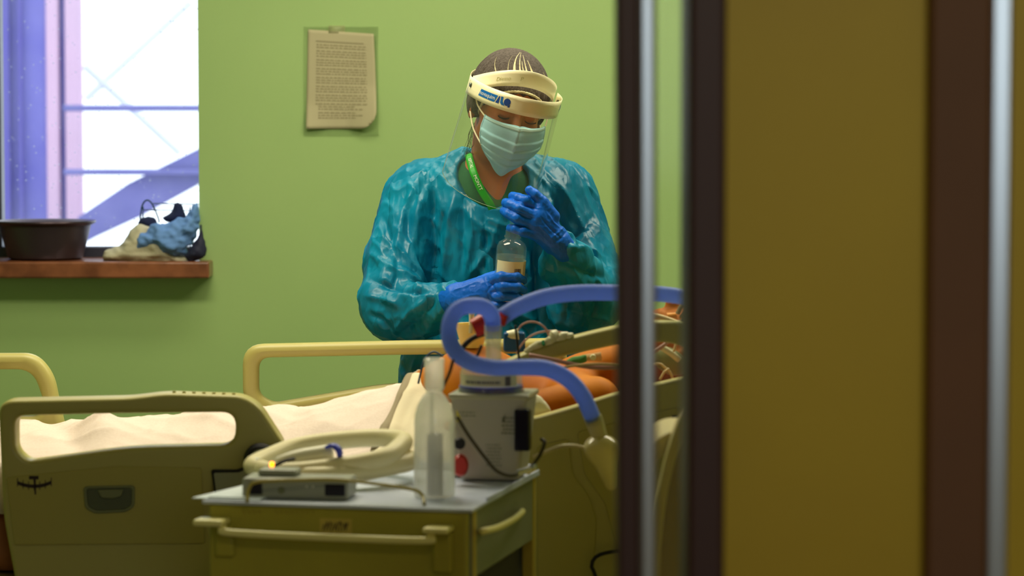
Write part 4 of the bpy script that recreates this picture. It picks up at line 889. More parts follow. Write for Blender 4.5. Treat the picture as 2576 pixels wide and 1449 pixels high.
for s in (-1, 1):
    f.add(f.cone((-0.40, 5.50+s*0.085, 0.765), (-0.70, 5.50+s*0.09, 0.762), 0.058, 0.043), 0.03)
    f.add(f.cone((-0.70, 5.50+s*0.09, 0.762), (-0.96, 5.50+s*0.09, 0.752), 0.045, 0.028), 0.02)
    y = 5.50+s*0.20; y2 = 5.50+s*0.245
    f.add(f.cone((0.16, y+s*-0.02, 0.900), (-0.02, y2, 0.870), 0.048, 0.041), 0.025)                # upper arm
    f.add(f.cone((-0.02, y2, 0.870), (-0.20, y2-s*0.04, 0.800), 0.040, 0.026), 0.015)              # forearm
    f.add(f.ell((-0.25, y2-s*0.05, 0.785), (0.045, 0.036, 0.014)), 0.012)
    for k in range(4): f.add(f.cone((-0.27, y2-s*0.05+(k-1.5)*0.019, 0.784), (-0.345, y2-s*0.05+(k-1.5)*0.022, 0.772), 0.0085, 0.007), 0.004)
    f.add(f.cone((-0.23, y2-s*0.08, 0.785), (-0.28, y2-s*0.10, 0.775), 0.010, 0.008), 0.006)
f.add(f.cone((0.15, 5.50, 0.930), (0.26, 5.50, 0.965), 0.050, 0.048), 0.03)                       # neck
Rp = Matrix.Rotation(-math.radians(72), 3, 'Y') @ Matrix.Rotation(PI/2, 3, 'Z')
hp = np.array((0.345, 5.50, 0.985))
f.add(f.ell(hp+(0.02, 0, -0.005), (0.100, 0.075, 0.085)), 0.03); f.add(f.ell(hp+(-0.035, 0, 0.012), (0.065, 0.055, 0.068)), 0.025)
f.add(f.cone(hp+(-0.085, 0, 0.035), hp+(-0.06, 0, 0.05), 0.018, 0.02), 0.02)
f.add(f.cone(hp+(0.0, 0, 0.078), hp+(-0.03, 0, 0.094), 0.008, 0.012), 0.012); f.add(f.cone(hp+(0.015, -0.03, 0.068), hp+(0.015, 0.03, 0.068), 0.008, 0.008), 0.015)
for s in (-1, 1): f.add(f.ell(hp+(0.0, s*0.076, -0.01), (0.03, 0.009, 0.02)), 0.006); f.add(f.ell(hp+(-0.002, s*0.031, 0.066), (0.011, 0.014, 0.008)), 0.004)
f.add(f.cone(hp+(-0.055, -0.02, 0.072), hp+(-0.055, 0.02, 0.072), 0.006, 0.006), 0.01)
V, Fq = f.mesh(); link('body', np_mesh('body', relax(V, Fq, 2), Fq), m_pskin, pt, True, 180)
m_hair = mat('dark_hair', (34, 24, 18), 0.6, bump=(220, 0.6, 0.002))
f = Field((0.28, 5.38, 0.90), (0.48, 5.62, 1.12), 0.005); f.add(f.ell(hp+(0.028, 0, -0.008), (0.101, 0.081, 0.088)), 0.01); f.cut(f.plane(hp+(0.045, 0, 0.02), (-1, 0, 0.55)), 0.008)
V, Fq = f.mesh(); link('hair', np_mesh('hair', relax(V, Fq, 2), Fq), m_hair, pt, True, 180)
MB().box((0, 5.28, 0.122), (0.34, 5.72, 0.19)).build('pillow', m_sheet, None, bevel=0.03, seg=6, M=Matrix.Translation((0.13, 0, 0.70)) @ Matrix.Rotation(-math.radians(12), 4, 'Y') @ Matrix.Translation((0.0, 0, -0.07))).update_tag()
pw = bpy.data.objects['pillow']; tag(pw, 'white pillow under the patient\'s head', 'pillow')
gt = MB().grid([[Vector((a, 5.285-0.001*k, c)) for a, c in q] for k, q in enumerate(((( -0.0, 0.96), (0.06, 0.965)), ((0.0, 0.93), (0.06, 0.935))))])
f = None
mp = empty('chest_electrode', P(1500, 900, 5.30), 'pinkish square chest electrode pad on the patient beneath the sloping rail', 'electrode')
MB().grid([[P(a, c, 5.262) for a, c in r] for r in (((1470, 892), (1512, 886)), ((1474, 908), (1514, 908)))]).build('pad', mat('pink_pad', (232, 190, 130), 0.6), mp, solid=0.003)
MB().lathe([(0.006, 0), (0.005, 0.003)], 16, Matrix.Translation(P(1492, 899, 5.259)) @ Matrix.Rotation(PI/2, 4, 'X')).build('snap', m_wl, mp)
o = cloth('green_cloth', [(1415, 912), (1440, 896), (1475, 892), (1478, 910), (1440, 920)], 5.23, 0.02, mat('green_cloth_cotton', (74, 128, 66), 0.9), 'scrap of green cloth on the patient\'s arm under the rail', 'cloth', 3, 0.002, h=0.003)

# ================================================================== THE NURSE
YB = 6.36
ns = empty('person', (P(1250, 500, YB).x, YB, 0.0), 'nurse in blue plastic gown and face shield bending over a glass bottle', 'person')
def N3(px, py, Y=YB): return tuple(P(px, py, Y))
m_skin = mat('nurse_skin', (156, 94, 52), 0.5, sss=0.12, bump=(260, 0.15, 0.0006))
hc0 = P(1278, 272, 6.22); RHd = Matrix.Rotation(math.radians(11), 3, 'Y') @ Matrix.Rotation(math.radians(17), 3, 'Z') @ Matrix.Rotation(math.radians(17), 3, 'X')
def HL(x, y, z): return Vector(hc0)+RHd @ Vector((x, y, z))
def hl(x, y, z): return tuple(HL(x, y, z))
# --- body: one continuous surface, head to thighs
xlo, xhi = P(900, 500, 6.3).x, P(1600, 500, 6.3).x
f = Field((xlo+0.02, 5.98, 0.46), (xhi, 6.60, 1.62), 0.0042)
f.add(f.ell(hl(0, 0.012, 0.032), (0.073, 0.092, 0.086), RHd), 0.02); f.add(f.ell(hl(0, -0.028, -0.022), (0.060, 0.062, 0.084), RHd), 0.03)
f.add(f.cone(hl(-0.040, -0.01, -0.062), hl(0, -0.066, -0.096), 0.020, 0.018), 0.02); f.add(f.cone(hl(0.040, -0.01, -0.062), hl(0, -0.066, -0.096), 0.020, 0.018), 0.02)
f.add(f.cone(hl(0, -0.088, 0.012), hl(0, -0.108, -0.030), 0.007, 0.011), 0.012)
for s in (-1, 1):
    f.add(f.cone(hl(s*0.012, -0.086, 0.030), hl(s*0.050, -0.072, 0.028), 0.008, 0.006), 0.012)
    f.add(f.ell(hl(s*0.036, -0.066, -0.022), (0.020, 0.018, 0.018), RHd), 0.02)
    f.sub(f.ell(hl(s*0.031, -0.098, 0.010), (0.016, 0.014, 0.010), RHd), 0.008); f.add(f.ell(hl(s*0.031, -0.074, 0.010), (0.0135, 0.0135, 0.0115), RHd), 0.003)
    f.add(f.ell(hl(s*0.076, 0.012, -0.012), (0.009, 0.018, 0.032), RHd), 0.006); f.add(f.cone(hl(s*0.079, 0.006, 0.012), hl(s*0.077, 0.002, -0.034), 0.006, 0.006), 0.006)
f.add(f.cone(hl(-0.02, -0.090, -0.058), hl(0.02, -0.090, -0.058), 0.006, 0.006), 0.008)
f.add(f.cone(hl(0, 0.03, -0.06), N3(1240, 470, YB+0.01), 0.054, 0.058), 0.02)                     # neck
f.add(f.cone(N3(1100, 478), N3(1385, 478), 0.050, 0.050), 0.05); f.add(f.ell(N3(1245, 560, YB-0.02), (0.165, 0.095, 0.14)), 0.04)
f.add(f.ell(N3(1250, 740, YB-0.01), (0.145, 0.095, 0.18)), 0.05); f.add(f.ell(N3(1250, 940, YB), (0.165, 0.105, 0.15)), 0.05)
SHL, ELL_, WRL = N3(1050, 512, 6.35), N3(968, 770, 6.22), N3(1135, 748, 6.075)
SHR, ELR, WRR = N3(1438, 512, 6.38), N3(1512, 745, 6.24), N3(1408, 622, 6.075)
for a, e, w in ((SHL, ELL_, WRL), (SHR, ELR, WRR)):
    f.add(f.cone(a, e, 0.052, 0.042), 0.03); f.add(f.cone(e, w, 0.038, 0.016), 0.015)
f.add(f.cone(WRL, N3(1195, 738, 6.062), 0.016, 0.012), 0.008); f.add(f.cone(WRR, N3(1385, 580, 6.062), 0.020, 0.014), 0.01)
for s in (-1, 1): f.add(f.cone((ns.location.x+0.01+s*0.085, YB, 0.86), (ns.location.x+0.01+s*0.09, YB, 0.50), 0.090, 0.062), 0.03)
V, Fq = f.mesh(); V = relax(V, Fq, 1, 0.4); body = link('body', np_mesh('body', V, Fq), m_skin, ns, True, 180)
# eyelids, lashes, brows
m_lash = mat('dark_lash', (26, 16, 12), 0.7)
for s in (-1, 1):
    arc = [HL(s*(0.031+0.0135*math.cos(a)), -0.0885+0.003*abs(math.cos(a)), 0.0055-0.0045*math.sin(a)) for a in np.linspace(0.1, PI-0.1, 9)]
    MB().tube(arc, 0.0013, 8).build('eyelashes', m_lash, ns)
    arc = [HL(s*(0.013+0.04*t), -0.094+0.013*t*t+0.002, 0.029+0.006*math.sin(t*PI)) for t in np.linspace(0, 1, 7)]
    MB().tube(arc, [0.002, 0.0035, 0.0038, 0.0036, 0.003, 0.0024, 0.0015], 8).build('eyebrow', m_lash, ns)
# trousers and shoes
m_trs = mat('dark_green_cotton', (0, 78, 40), 0.85, bump=(90, 0.4, 0.002))
f = Field((ns.location.x-0.26, YB-0.16, 0.06), (ns.location.x+0.28, YB+0.17, 1.0), 0.009)
f.add(f.ell((ns.location.x+0.01, YB, 0.90), (0.175, 0.115, 0.10)), 0.03)
for s in (-1, 1): f.add(f.cone((ns.location.x+0.01+s*0.085, YB, 0.86), (ns.location.x+0.01+s*0.10, YB+0.01, 0.10), 0.100, 0.066), 0.03)
f.cut(f.plane((0, 0, 0.08), (0, 0, -1)), 0.004); V, Fq = f.mesh(); link('trousers', np_mesh('trousers', relax(V, Fq, 2), Fq), m_trs, ns, True, 180)
for s in (-1, 1):
    x = ns.location.x+0.01+s*0.10; f = Field((x-0.07, YB-0.22, 0.0), (x+0.07, YB+0.12, 0.12), 0.006); f.add(f.cone((x, YB-0.13, 0.04), (x, YB+0.04, 0.05), 0.042, 0.045), 0.02); f.cut(f.plane((0, 0, 0.004), (0, 0, -1)), 0.002)
    V, Fq = f.mesh(); link('shoe', np_mesh('shoe', relax(V, Fq, 1), Fq), mat('white_shoe', (200, 200, 195), 0.5), ns, True, 180)
# scrub top (dark green) with V neck
f = Field((P(1030, 500, YB).x, 6.17, 0.92), (P(1470, 500, YB).x, 6.54, P(1250, 372, YB).z), 0.0055)
f.add(f.cone(N3(1110, 480), N3(1375, 480), 0.060, 0.060), 0.05); f.add(f.ell(N3(1245, 560, YB-0.02), (0.166, 0.105, 0.148)), 0.04); f.add(f.ell(N3(1250, 760, YB), (0.140, 0.095, 0.2)), 0.05)
f.add(f.cone(N3(1180, 440, YB+0.02), N3(1310, 440, YB+0.02), 0.052, 0.052), 0.04)
nk = N3(1248, 440, YB)
f.sub(f.cone((nk[0], YB+0.005, nk[2]-0.02), (nk[0]+0.005, YB-0.03, nk[2]+0.12), 0.066, 0.080), 0.006)
f.sub(f.cone(N3(1262, 535, YB-0.14), N3(1245, 430, YB-0.12), 0.012, 0.052), 0.006)
V, Fq = f.mesh(); link('scrub_top', np_mesh('scrub_top', relax(V, Fq, 1), Fq), m_trs, ns, True, 180)

# --- isolation gown
m_gown = crumple_mat('blue_gown_plastic', (0, 146, 184), (0, 116, 158), 0.40, 13, 0.60, spec=0.5, stretch=(1.5, 1.0, 0.6), transl=0.22, strength=0.7)
f = Field((P(895, 500, 6.3).x, 5.99, 0.44), (P(1590, 500, 6.3).x, 6.62, P(1250, 372, YB).z), 0.0042)
f.add(f.cone(N3(1085, 480), N3(1405, 482), 0.072, 0.072), 0.05)
f.add(f.cone(N3(1175, 432, YB+0.03), N3(1315, 445, YB+0.03), 0.052, 0.050), 0.05)
f.add(f.ell(N3(1240, 580, YB-0.02), (0.195, 0.125, 0.17)), 0.05); f.add(f.ell(N3(1240, 760, YB-0.01), (0.185, 0.125, 0.22)), 0.06)
f.add(f.ell(N3(1215, 960, YB), (0.185, 0.135, 0.2)), 0.06); f.add(f.cone((ns.location.x-0.05, YB, 0.85), (ns.location.x-0.05, YB, 0.55), 0.15, 0.16), 0.05); f.add(f.cone((ns.location.x+0.07, YB, 0.85), (ns.location.x+0.08, YB, 0.55), 0.14, 0.15), 0.04)
# image-left arm
f.add(f.cone(N3(1050, 505, 6.36), N3(1004, 655, 6.30), 0.078, 0.076), 0.03); f.add(f.cone(N3(1004, 655, 6.30), N3(990, 745, 6.24), 0.077, 0.074), 0.02)
f.add(f.ell(N3(985, 765, 6.22), (0.070, 0.072, 0.075)), 0.02); f.add(f.cone(N3(985, 785, 6.20), N3(1080, 772, 6.12), 0.062, 0.050), 0.012); f.add(f.cone(N3(1080, 772, 6.12), N3(1138, 748, 6.075), 0.050, 0.037), 0.012)
f.add(f.ell(N3(1040, 812, 6.17), (0.085, 0.05, 0.034)), 0.02)
# image-right arm
f.add(f.cone(N3(1425, 508, 6.38), N3(1462, 640, 6.31), 0.076, 0.072), 0.03); f.add(f.cone(N3(1462, 640, 6.31), N3(1498, 745, 6.24), 0.074, 0.072), 0.02)
f.add(f.cone(N3(1490, 755, 6.22), N3(1425, 660, 6.11), 0.068, 0.050), 0.012); f.add(f.cone(N3(1425, 660, 6.11), N3(1412, 624, 6.08), 0.048, 0.036), 0.012)
f.add(f.ell(N3(1450, 775, 6.19), (0.066, 0.05, 0.058)), 0.02)
# neck opening
f.sub(f.ell(N3(1238, 445, YB-0.09), (0.083, 0.13, 0.068), Matrix.Rotation(math.radians(22), 3, 'Y')), 0.008)
f.sub(f.cone((nk[0], YB+0.02, nk[2]-0.03), (nk[0]+0.01, YB-0.03, nk[2]+0.14), 0.072, 0.085), 0.008)
V, Fq = f.mesh(); V = relax(V, Fq, 2, 0.5); me = np_mesh('gown', V, Fq); V, Nn = normals(me)
FL = [
 # image-left sleeve seam and long folds
 ([(1092, 470), (1084, 560), (1090, 650), (1099, 740)], 11, -0.022), ([(1075, 470), (1050, 540), (1040, 620), (1060, 700), (1085, 735)], 9, 0.011),
 ([(1050, 450), (1020, 520), (1000, 600), (985, 690)], 9, 0.010), ([(1020, 500), (1030, 590), (1065, 680), (1088, 730)], 9, -0.012),
 ([(960, 540), (985, 600), (1000, 690), (985, 740)], 8, -0.009), ([(940, 640), (975, 670), (1020, 690), (1075, 735)], 8, 0.010),
 ([(925, 700), (970, 718), (1030, 735), (1085, 738)], 8, -0.013), ([(918, 745), (960, 752), (1010, 770)], 8, 0.010), ([(1085, 740), (1030, 790), (980, 845)], 8, 0.010),
 ([(1100, 745), (1060, 800), (1000, 850)], 7, -0.010), ([(925, 790), (960, 800), (990, 845)], 8, -0.009), ([(1000, 735), (1040, 745), (1090, 742)], 6, 0.008), ([(1118, 770), (1080, 820), (1040, 850)], 7, 0.008),
 # chest
 ([(1150, 470), (1130, 560), (1118, 650), (1110, 720)], 9, 0.011), ([(1165, 500), (1165, 580), (1160, 680)], 9, -0.010), ([(1185, 510), (1190, 580), (1170, 700)], 7, 0.008),
 ([(1215, 520), (1225, 600), (1215, 690)], 8, -0.009), ([(1120, 520), (1100, 600), (1096, 680)], 8, -0.012), ([(1180, 540), (1215, 575), (1255, 590)], 6, 0.006),
 ([(1260, 540), (1235, 620), (1160, 720)], 7, 0.007), ([(1338, 600), (1350, 700), (1356, 820)], 10, -0.018), ([(1365, 620), (1372, 700), (1392, 770)], 9, 0.012),
 ([(1320, 720), (1340, 700), (1352, 690)], 4, 0.006), ([(1285, 800), (1330, 830), (1340, 880)], 9, -0.009),
 # image-right sleeve
 ([(1380, 460), (1400, 530), (1430, 590), (1470, 640)], 9, -0.010), ([(1400, 450), (1440, 520), (1480, 600), (1520, 690)], 9, 0.009), ([(1432, 600), (1470, 575), (1490, 540)], 8, -0.012),
 ([(1425, 620), (1470, 625), (1515, 650)], 8, 0.010), ([(1420, 650), (1460, 680), (1525, 700)], 8, -0.011), ([(1380, 650), (1375, 720), (1395, 800), (1440, 838)], 8, 0.008),
 ([(1415, 680), (1430, 740), (1420, 820)], 9, -0.009), ([(1450, 700), (1470, 760), (1455, 830)], 9, 0.009), ([(1500, 700), (1500, 770), (1480, 820)], 8, -0.008), ([(1370, 560), (1400, 650), (1440, 670)], 7, -0.008),
 ([(1010, 905), (1020, 960), (1018, 1020)], 8, -0.010), ([(1045, 900), (1050, 980)], 8, 0.009),
]
V2 = folds(V, Nn, FL)
D = np.empty(len(V))
for i, v in enumerate(V):
    q = Vector((v[0]*9+0.8*v[2], v[1]*9, v[2]*6.5)); a = noise.noise(q)
    b_ = 1-abs(noise.noise(Vector((v[0]*21+v[2]*9, v[1]*18, v[2]*15+v[0]*5))))*1.6; c = 1-abs(noise.noise(Vector((v[0]*44-v[2]*14, v[1]*40, v[2]*36+4))))*1.6
    D[i] = 0.003*a+0.0055*max(0, b_)**4+0.0015*max(0, c)**3-0.001
V = relax(V2+Nn*D[:, None], Fq, 2, 0.4); me.vertices.foreach_set('co', V.astype(np.float32).ravel()); me.update()
gown = link('gown', me, m_gown, ns, True, 180)

# --- lanyard
m_lan = mat('green_lanyard', (0, 158, 14), 0.5)
lpts = [P(1178, 388, 6.30), P(1180, 396, 6.27), P(1190, 430, 6.235), P(1203, 462, 6.225), P(1216, 488, 6.222), P(1232, 512, 6.222), P(1240, 530, 6.225)]
L = spline(lpts, 10); rows = []
for i, p in enumerate(L):
    t = (L[min(i+1, len(L)-1)]-L[max(i-1, 0)]).normalized(); s = t.cross(Vector((0, -1, 0))).normalized(); rows.append([p+s*0.0085, p+s*0.003, p-s*0.003, p-s*0.0085])
lan = MB().grid(rows).build('lanyard', m_lan, ns, solid=0.0018, sharp=60)
LL = resample(L, 0.001)
def lan_map(s0):
    def fn(a, b_):
        k = min(len(LL)-2, max(1, int((s0+a)/0.001))); p = LL[k]; t = (LL[k+1]-LL[k-1]).normalized(); s = t.cross(Vector((0, -1, 0))).normalized()
        return p+t*((s0+a)-k*0.001)-s*b_+Vector((0, -0.0016, 0))
    return fn
m_white = mat('white_print', (232, 236, 226), 0.5)
text_on('printed_text', 'HOSPITAL', 0.0105, lan_map(0.045), m_white, lan); text_on('printed_text', 'MONTT', 0.0105, lan_map(0.108), m_white, lan)

# --- hair cap, hair
m_cap = mat('hair_cap_mesh', (88, 80, 74), 0.85, bump=(420, 0.6, 0.0012), vary=(230, (52, 42, 36), 0.3, 0.7)); m_elast = mat('cap_gather_white', (206, 200, 160), 0.8, vary=(120, (168, 156, 118), 0.35, 0.65))
f = Field(tuple(np.array(hc0)-0.17), tuple(np.array(hc0)+0.17), 0.0032)
f.add(f.ell(hl(0, 0.020, 0.036), (0.0855, 0.106, 0.093), RHd), 0.01); f.add(f.ell(hl(0, 0.07, -0.005), (0.062, 0.06, 0.06), RHd), 0.03)
f.add(f.ell(hl(-0.072, 0.014, -0.006), (0.017, 0.034, 0.034), RHd), 0.015); f.add(f.ell(hl(0.072, 0.014, -0.006), (0.017, 0.034, 0.034), RHd), 0.015)
nrm = RHd @ Vector((0, -0.755, -0.655)); f.cut(f.plane(hl(0, -0.085, 0.067), tuple(nrm)), 0.006)
V, Fq = f.mesh(); V = relax(V, Fq, 2); me = np_mesh('hair_cap', V, Fq); V, Nn = normals(me)
inv = RHd.transposed(); Lc = np.array([inv @ (Vector(v)-Vector(hc0)) for v in V])
ang = np.arctan2(Lc[:, 0], -(Lc[:, 1]-0.02)); up_ = np.clip((Lc[:, 2]-0.05)/0.06, 0, 1)
V = V+Nn*((0.0016*np.sin(ang*34+Lc[:, 2]*20)*(1-up_)+0.0012*np.sin(ang*21+1.3))*np.clip(1.2-up_, 0.15, 1))[:, None]
me.vertices.foreach_set('co', V.astype(np.float32).ravel()); me.update(); cap = link('hair_cap', me, m_cap, ns, True, 180)
def capsurf(th, z, off=0.002):   # point on the cap ellipsoid at azimuth th (0 = front) and local height z
    k = math.sqrt(max(0, 1-((z-0.036)/0.093)**2)); return HL(0.0855*k*math.sin(th)*1.0, 0.020-0.106*k*math.cos(th), z)+RHd @ Vector((math.sin(th)*off, -math.cos(th)*off, off*0.5))
# white pleats fanning up from the band
for th, z1, w in ((-0.95, 0.108, .0024), (-0.50, 0.122, .0026), (-0.30, 0.1285, .0050), (-0.10, 0.1285, .0036), (0.04, 0.120, .0030), (0.14, 0.127, .0036), (0.36, 0.122, .0046), (0.95, 0.104, .0022)):
    n = 10; ptsz = [capsurf(th*(1+0.25*i/n)-0.25*i/n, 0.085+(z1-0.085)*i/n, 0.0006) for i in range(n+1)]
    MB().tube(ptsz, [w*(1-0.9*i/n) for i in range(n+1)], 8, flat=0.5).build('pleat', m_elast, cap, sharp=180)
# gathered elastic edge round the face
def capedge(t): 
    th = t; y_ = None
    # solve height where the cap surface meets the cutting plane
    lo, hi = -0.052, 0.10
    for _ in range(24):
        z = (lo+hi)/2; k = math.sqrt(max(0, 1-((z-0.036)/0.093)**2)); y_ = 0.020-0.106*k*math.cos(th)
        if (y_+0.085)*-0.755+(z-0.067)*-0.655 > 0: lo = z
        else: hi = z
    return z
ed = []
for i in range(121):
    th = -1.30+2.6*i/120; z = capedge(th); ed.append(capsurf(th, z+0.003, 0.0006+0.0003*math.sin(i*1.1)))
MB().tube(ed, [0.0028+0.0003*math.sin(i*1.7) for i in range(121)], 10).build('elastic_edge', m_elast, cap, sharp=180)
hb_ = MB(); random.seed(4)
for k in range(13):
    x0, y0 = 1190+random.uniform(-4, 12), 310+random.uniform(-4, 20); q = [(x0, y0), (x0-6+random.uniform(-6, 6), y0+25), (x0-10+random.uniform(-12, 10), y0+55), (x0-14+random.uniform(-16, 16), y0+80+random.uniform(-15, 10))]
    hb_.tube(spline([P(a, c, 6.245+random.uniform(-0.01, 0.015)) for a, c in q], 6), 0.00035, 5)
hb_.build('hair', m_hair, ns, sharp=180)

# --- surgical mask
m_mask = mat('teal_mask_fabric', (172, 222, 236), 0.85, bump=(500, 0.3, 0.0006), transl=0.15); m_loop = mat('white_ear_loop', (236, 222, 186), 0.7)
def mk_pt(u, v, off=0.0):
    """u -1..1 across, v 0..1 top to chin, on the face's front"""
    z = -0.006-0.126*v+0.004*abs(u)*(1-v)+0.022*abs(u)**1.5*v
    hw = 0.070+0.007*math.sin(PI*min(1, v*1.1))-0.042*v**3; ax = u*1.12*(1.0-0.14*v); x = hw*math.sin(ax)/math.sin(1.12)
    bulge = 0.020*math.sin(PI*min(1, v*0.92+0.12))+0.016*math.exp(-abs(u)/0.16)*math.exp(-((v-0.12)/0.45)**2)
    y = -0.036-(0.064+bulge)*math.cos(ax)**0.75+0.016*max(0, v-0.78)/0.22
    y = min(y, -0.026)
    if v < 0.1: z += 0.006*math.exp(-(u/0.25)**2)*(1-v/0.1)
    pl_ = 0
    for vc in (0.27, 0.43, 0.59, 0.73): pl_ += 0.0022*(1/(1+math.exp(-(v-vc)/0.006)))-0.0022*min(1, max(0, (v-vc+0.16)/0.16))
    return HL(x, y-pl_*2.0-off+0.0014*noise.noise(Vector((u*4, v*6, 0))), z)
rows = [[mk_pt(-1+2*i/48, j/70) for i in range(49)] for j in range(71)]
msk = MB().grid(rows).build('face_mask', m_mask, ns, solid=0.0012, sharp=180)
MB().grid([[mk_pt(-0.97+1.94*i/40, 0.012+0.05*j/3, 0.0012) for i in range(41)] for j in range(4)]).build('nose_strip', mat('mask_top_band', (190, 228, 232), 0.8), msk, solid=0.001, sharp=180)
MB().tube([mk_pt(-0.995, v) for v in np.linspace(0, 0.97, 16)], 0.0018, 8).build('side_seam', m_mask, msk); MB().tube([mk_pt(0.995, v) for v in np.linspace(0, 0.97, 16)], 0.0018, 8).build('side_seam', m_mask, msk)
for s in (-1, 1):
    for v, zz in ((0.03, 0.024), (0.62, -0.02)):
        a = mk_pt(s*0.99, v); e = HL(s*0.083, 0.008, zz); mid = a.lerp(e, 0.5)+RHd @ Vector((s*0.006, -0.004, -0.003))
        MB().tube(spline([a, mid, e], 8), 0.0017, 8).build('ear_loop', m_loop, msk)
# --- face shield
m_band = mat('cream_shield_band', (255, 246, 208), 0.38, coat=0.2, spec=0.5); m_logo = mat('logo_blue', (10, 104, 184), 0.5); m_logo2 = mat('logo_dark_blue', (8, 64, 150), 0.5)
shd = empty('face_shield', (0, 0, 0)); shd.parent = ns; shd.location = (0, 0, 0); MW[shd.name] = MW[ns.name]
def inner(th, w): return HL(0.094*math.sin(th), -0.108*math.cos(th)+0.012, 0.036+0.066*math.cos(th)**1.2*1.0+w) if math.cos(th) > 0 else HL(0.094*math.sin(th), 0.012-0.108*math.cos(th), 0.034+w)
def outer_(th, w, off=0.0): c = max(0.0, math.cos(th)); return HL((0.1035+off)*math.sin(th), 0.004-(0.158+off)*c**0.92, 0.036+0.020*c+w)
HB = 0.0185
T = np.linspace(-PI/2, PI/2, 81)
MB().grid([[inner(t, w) for t in T] for w in np.linspace(-HB, HB, 5)]).build('headband', m_band, shd, solid=0.0016, sharp=180)
vis = MB().grid([[outer_(t, w) for t in T] for w in np.linspace(-HB*1.08, HB*1.08, 5)]).build('visor_band', m_band, shd, solid=0.0012, sharp=180)
# strap behind the head
MB().grid([[HL(0.094*math.sin(t), 0.015+0.115*-math.cos(t), 0.036+w) for t in np.linspace(PI/2, 3*PI/2, 41)] for w in (-0.01, 0.0, 0.01)]).build('elastic_strap', m_elast, shd, solid=0.002, sharp=180)
for s in (-1, 1):
    M_ = Matrix.Translation(HL(s*0.1037, -0.020, 0.042)) @ RHd.to_4x4() @ Matrix.Rotation(-s*PI/2, 4, 'Y') @ Matrix.Rotation(PI, 4, 'Y'); MB().lathe([(0.0, 0.003), (0.004, 0.0028), (0.0052, 0.001), (0.0052, -0.004)][::-1], 20, M_).build('rivet', mat('rivet_metal', (96, 104, 84), 0.3, metal=0.7), shd)
# arc length on the outer band
AL = [0.0]; Tf = np.linspace(-PI/2, PI/2, 721); PTS = [outer_(t, 0) for t in Tf]
for a, b_ in zip(PTS, PTS[1:]): AL.append(AL[-1]+(b_-a).length)
def band(s0, v, off=0.0011):
    return lambda a, b_: outer_(float(np.interp(s0+a, AL, Tf)), v+b_, off)
def patch(name, poly, s0, m, off):
    fn = band(s0, 0, off); n = len(poly); b = MB()
    bmn = bmesh.new(); vs = [bmn.verts.new((p[0], p[1], 0)) for p in poly]; bmn.faces.new(vs)
    xs = np.arange(min(p[0] for p in poly), max(p[0] for p in poly), 0.003)
    for x in xs[1:]: bmesh.ops.bisect_plane(bmn, geom=bmn.verts[:]+bmn.edges[:]+bmn.faces[:], plane_co=(x, 0, 0), plane_no=(1, 0, 0))
    bmn.verts.index_update(); b.add([fn(v.co.x, v.co.y) for v in bmn.verts], [[v.index for v in q.verts] for q in bmn.faces]); bmn.free()
    return b.build(name, m, vis, sharp=180)
S0 = AL[-1]*0.250
patch('logo_box', [(-0.034, -0.008), (-0.028, 0.0085), (0.027, 0.0085), (0.021, -0.008)], S0, m_logo, 0.0012)
text_on('logo_text', 'novaquim', 0.0132, band(S0-0.004, 0.0005, 0.0017), m_white, vis, 0.98)
patch('logo_slash', [(0.024, -0.008), (0.030, 0.0085), (0.033, 0.0085), (0.033, -0.008)], S0, m_logo2, 0.0012)
patch('logo_letter', [(0.035, 0.0095), (0.041, 0.0095), (0.0415, -0.001), (0.045, -0.004), (0.049, -0.009), (0.040, -0.0085), (0.036, -0.005)], S0, m_logo, 0.0012)
patch('logo_disc', [(0.0525+0.008*math.cos(a), 0.0005+0.0085*math.sin(a)) for a in np.linspace(0, 2*PI, 25)[:-1]], S0, m_logo2, 0.0012)
patch('logo_tail', [(0.055, -0.010), (0.060, -0.010), (0.061, -0.004), (0.057, -0.005)], S0, m_logo2, 0.0012)
S1 = AL[-1]*0.80
patch('logo_box', [(-0.012, -0.008), (-0.007, 0.0075), (0.030, 0.0075), (0.024, -0.008)], S1, m_logo, 0.0012)
text_on('logo_text', 'novaquim', 0.0115, band(S1+0.010, 0.0005, 0.0017), m_white, vis, 0.95)
# faded handwriting on the headband
Ai = [0.0]; Pi_ = [inner(t, 0) for t in Tf]
for a, b_ in zip(Pi_, Pi_[1:]): Ai.append(Ai[-1]+(b_-a).length)
def iband(s0): return lambda a, b_: (lambda t: inner(t, b_-0.001)+RHd @ Vector((0.0014*math.sin(t), -0.0014*math.cos(t), 0)))(float(np.interp(s0+a, Ai, Tf)))
text_on('handwriting', 'Diemo', 0.013, iband(Ai[-1]*0.33), mat('faded_pen', (206, 200, 140), 0.6), shd, 1.0); text_on('handwriting', 'P', 0.013, iband(Ai[-1]*0.45), mat('faded_pen', (206, 200, 140), 0.6), shd)
m_shield = clear_mat('shield_film', (220, 232, 220), 0.018, 0.10, 1.25)
T2 = np.linspace(-PI/2+0.03, PI/2-0.03, 61); rows = []
for j in range(31):
    v = j/30; row = []
    for t in T2:
        c = max(0, math.cos(t)); z = 0.036+0.020*c+0.016-0.252*v*(0.86+0.14*c**0.5)
        fl = 1+0.08*v*(1-c)*1.0; p = HL((0.1037*fl)*math.sin(t), 0.004-0.159*c**0.92-0.012*v, z); row.append(p)
    rows.append(row)
MB().grid(rows).build('clear_visor', m_shield, shd, solid=0.0006, sharp=180)
edge = rows[-1]; side = [r[0] for r in rows]
MB().tube(side+edge+[r[-1] for r in rows][::-1], 0.00055, 5).build('visor_edge', clear_mat('shield_edge', (205, 225, 190), 0.55, 0.1, 1.4), shd, sharp=180)

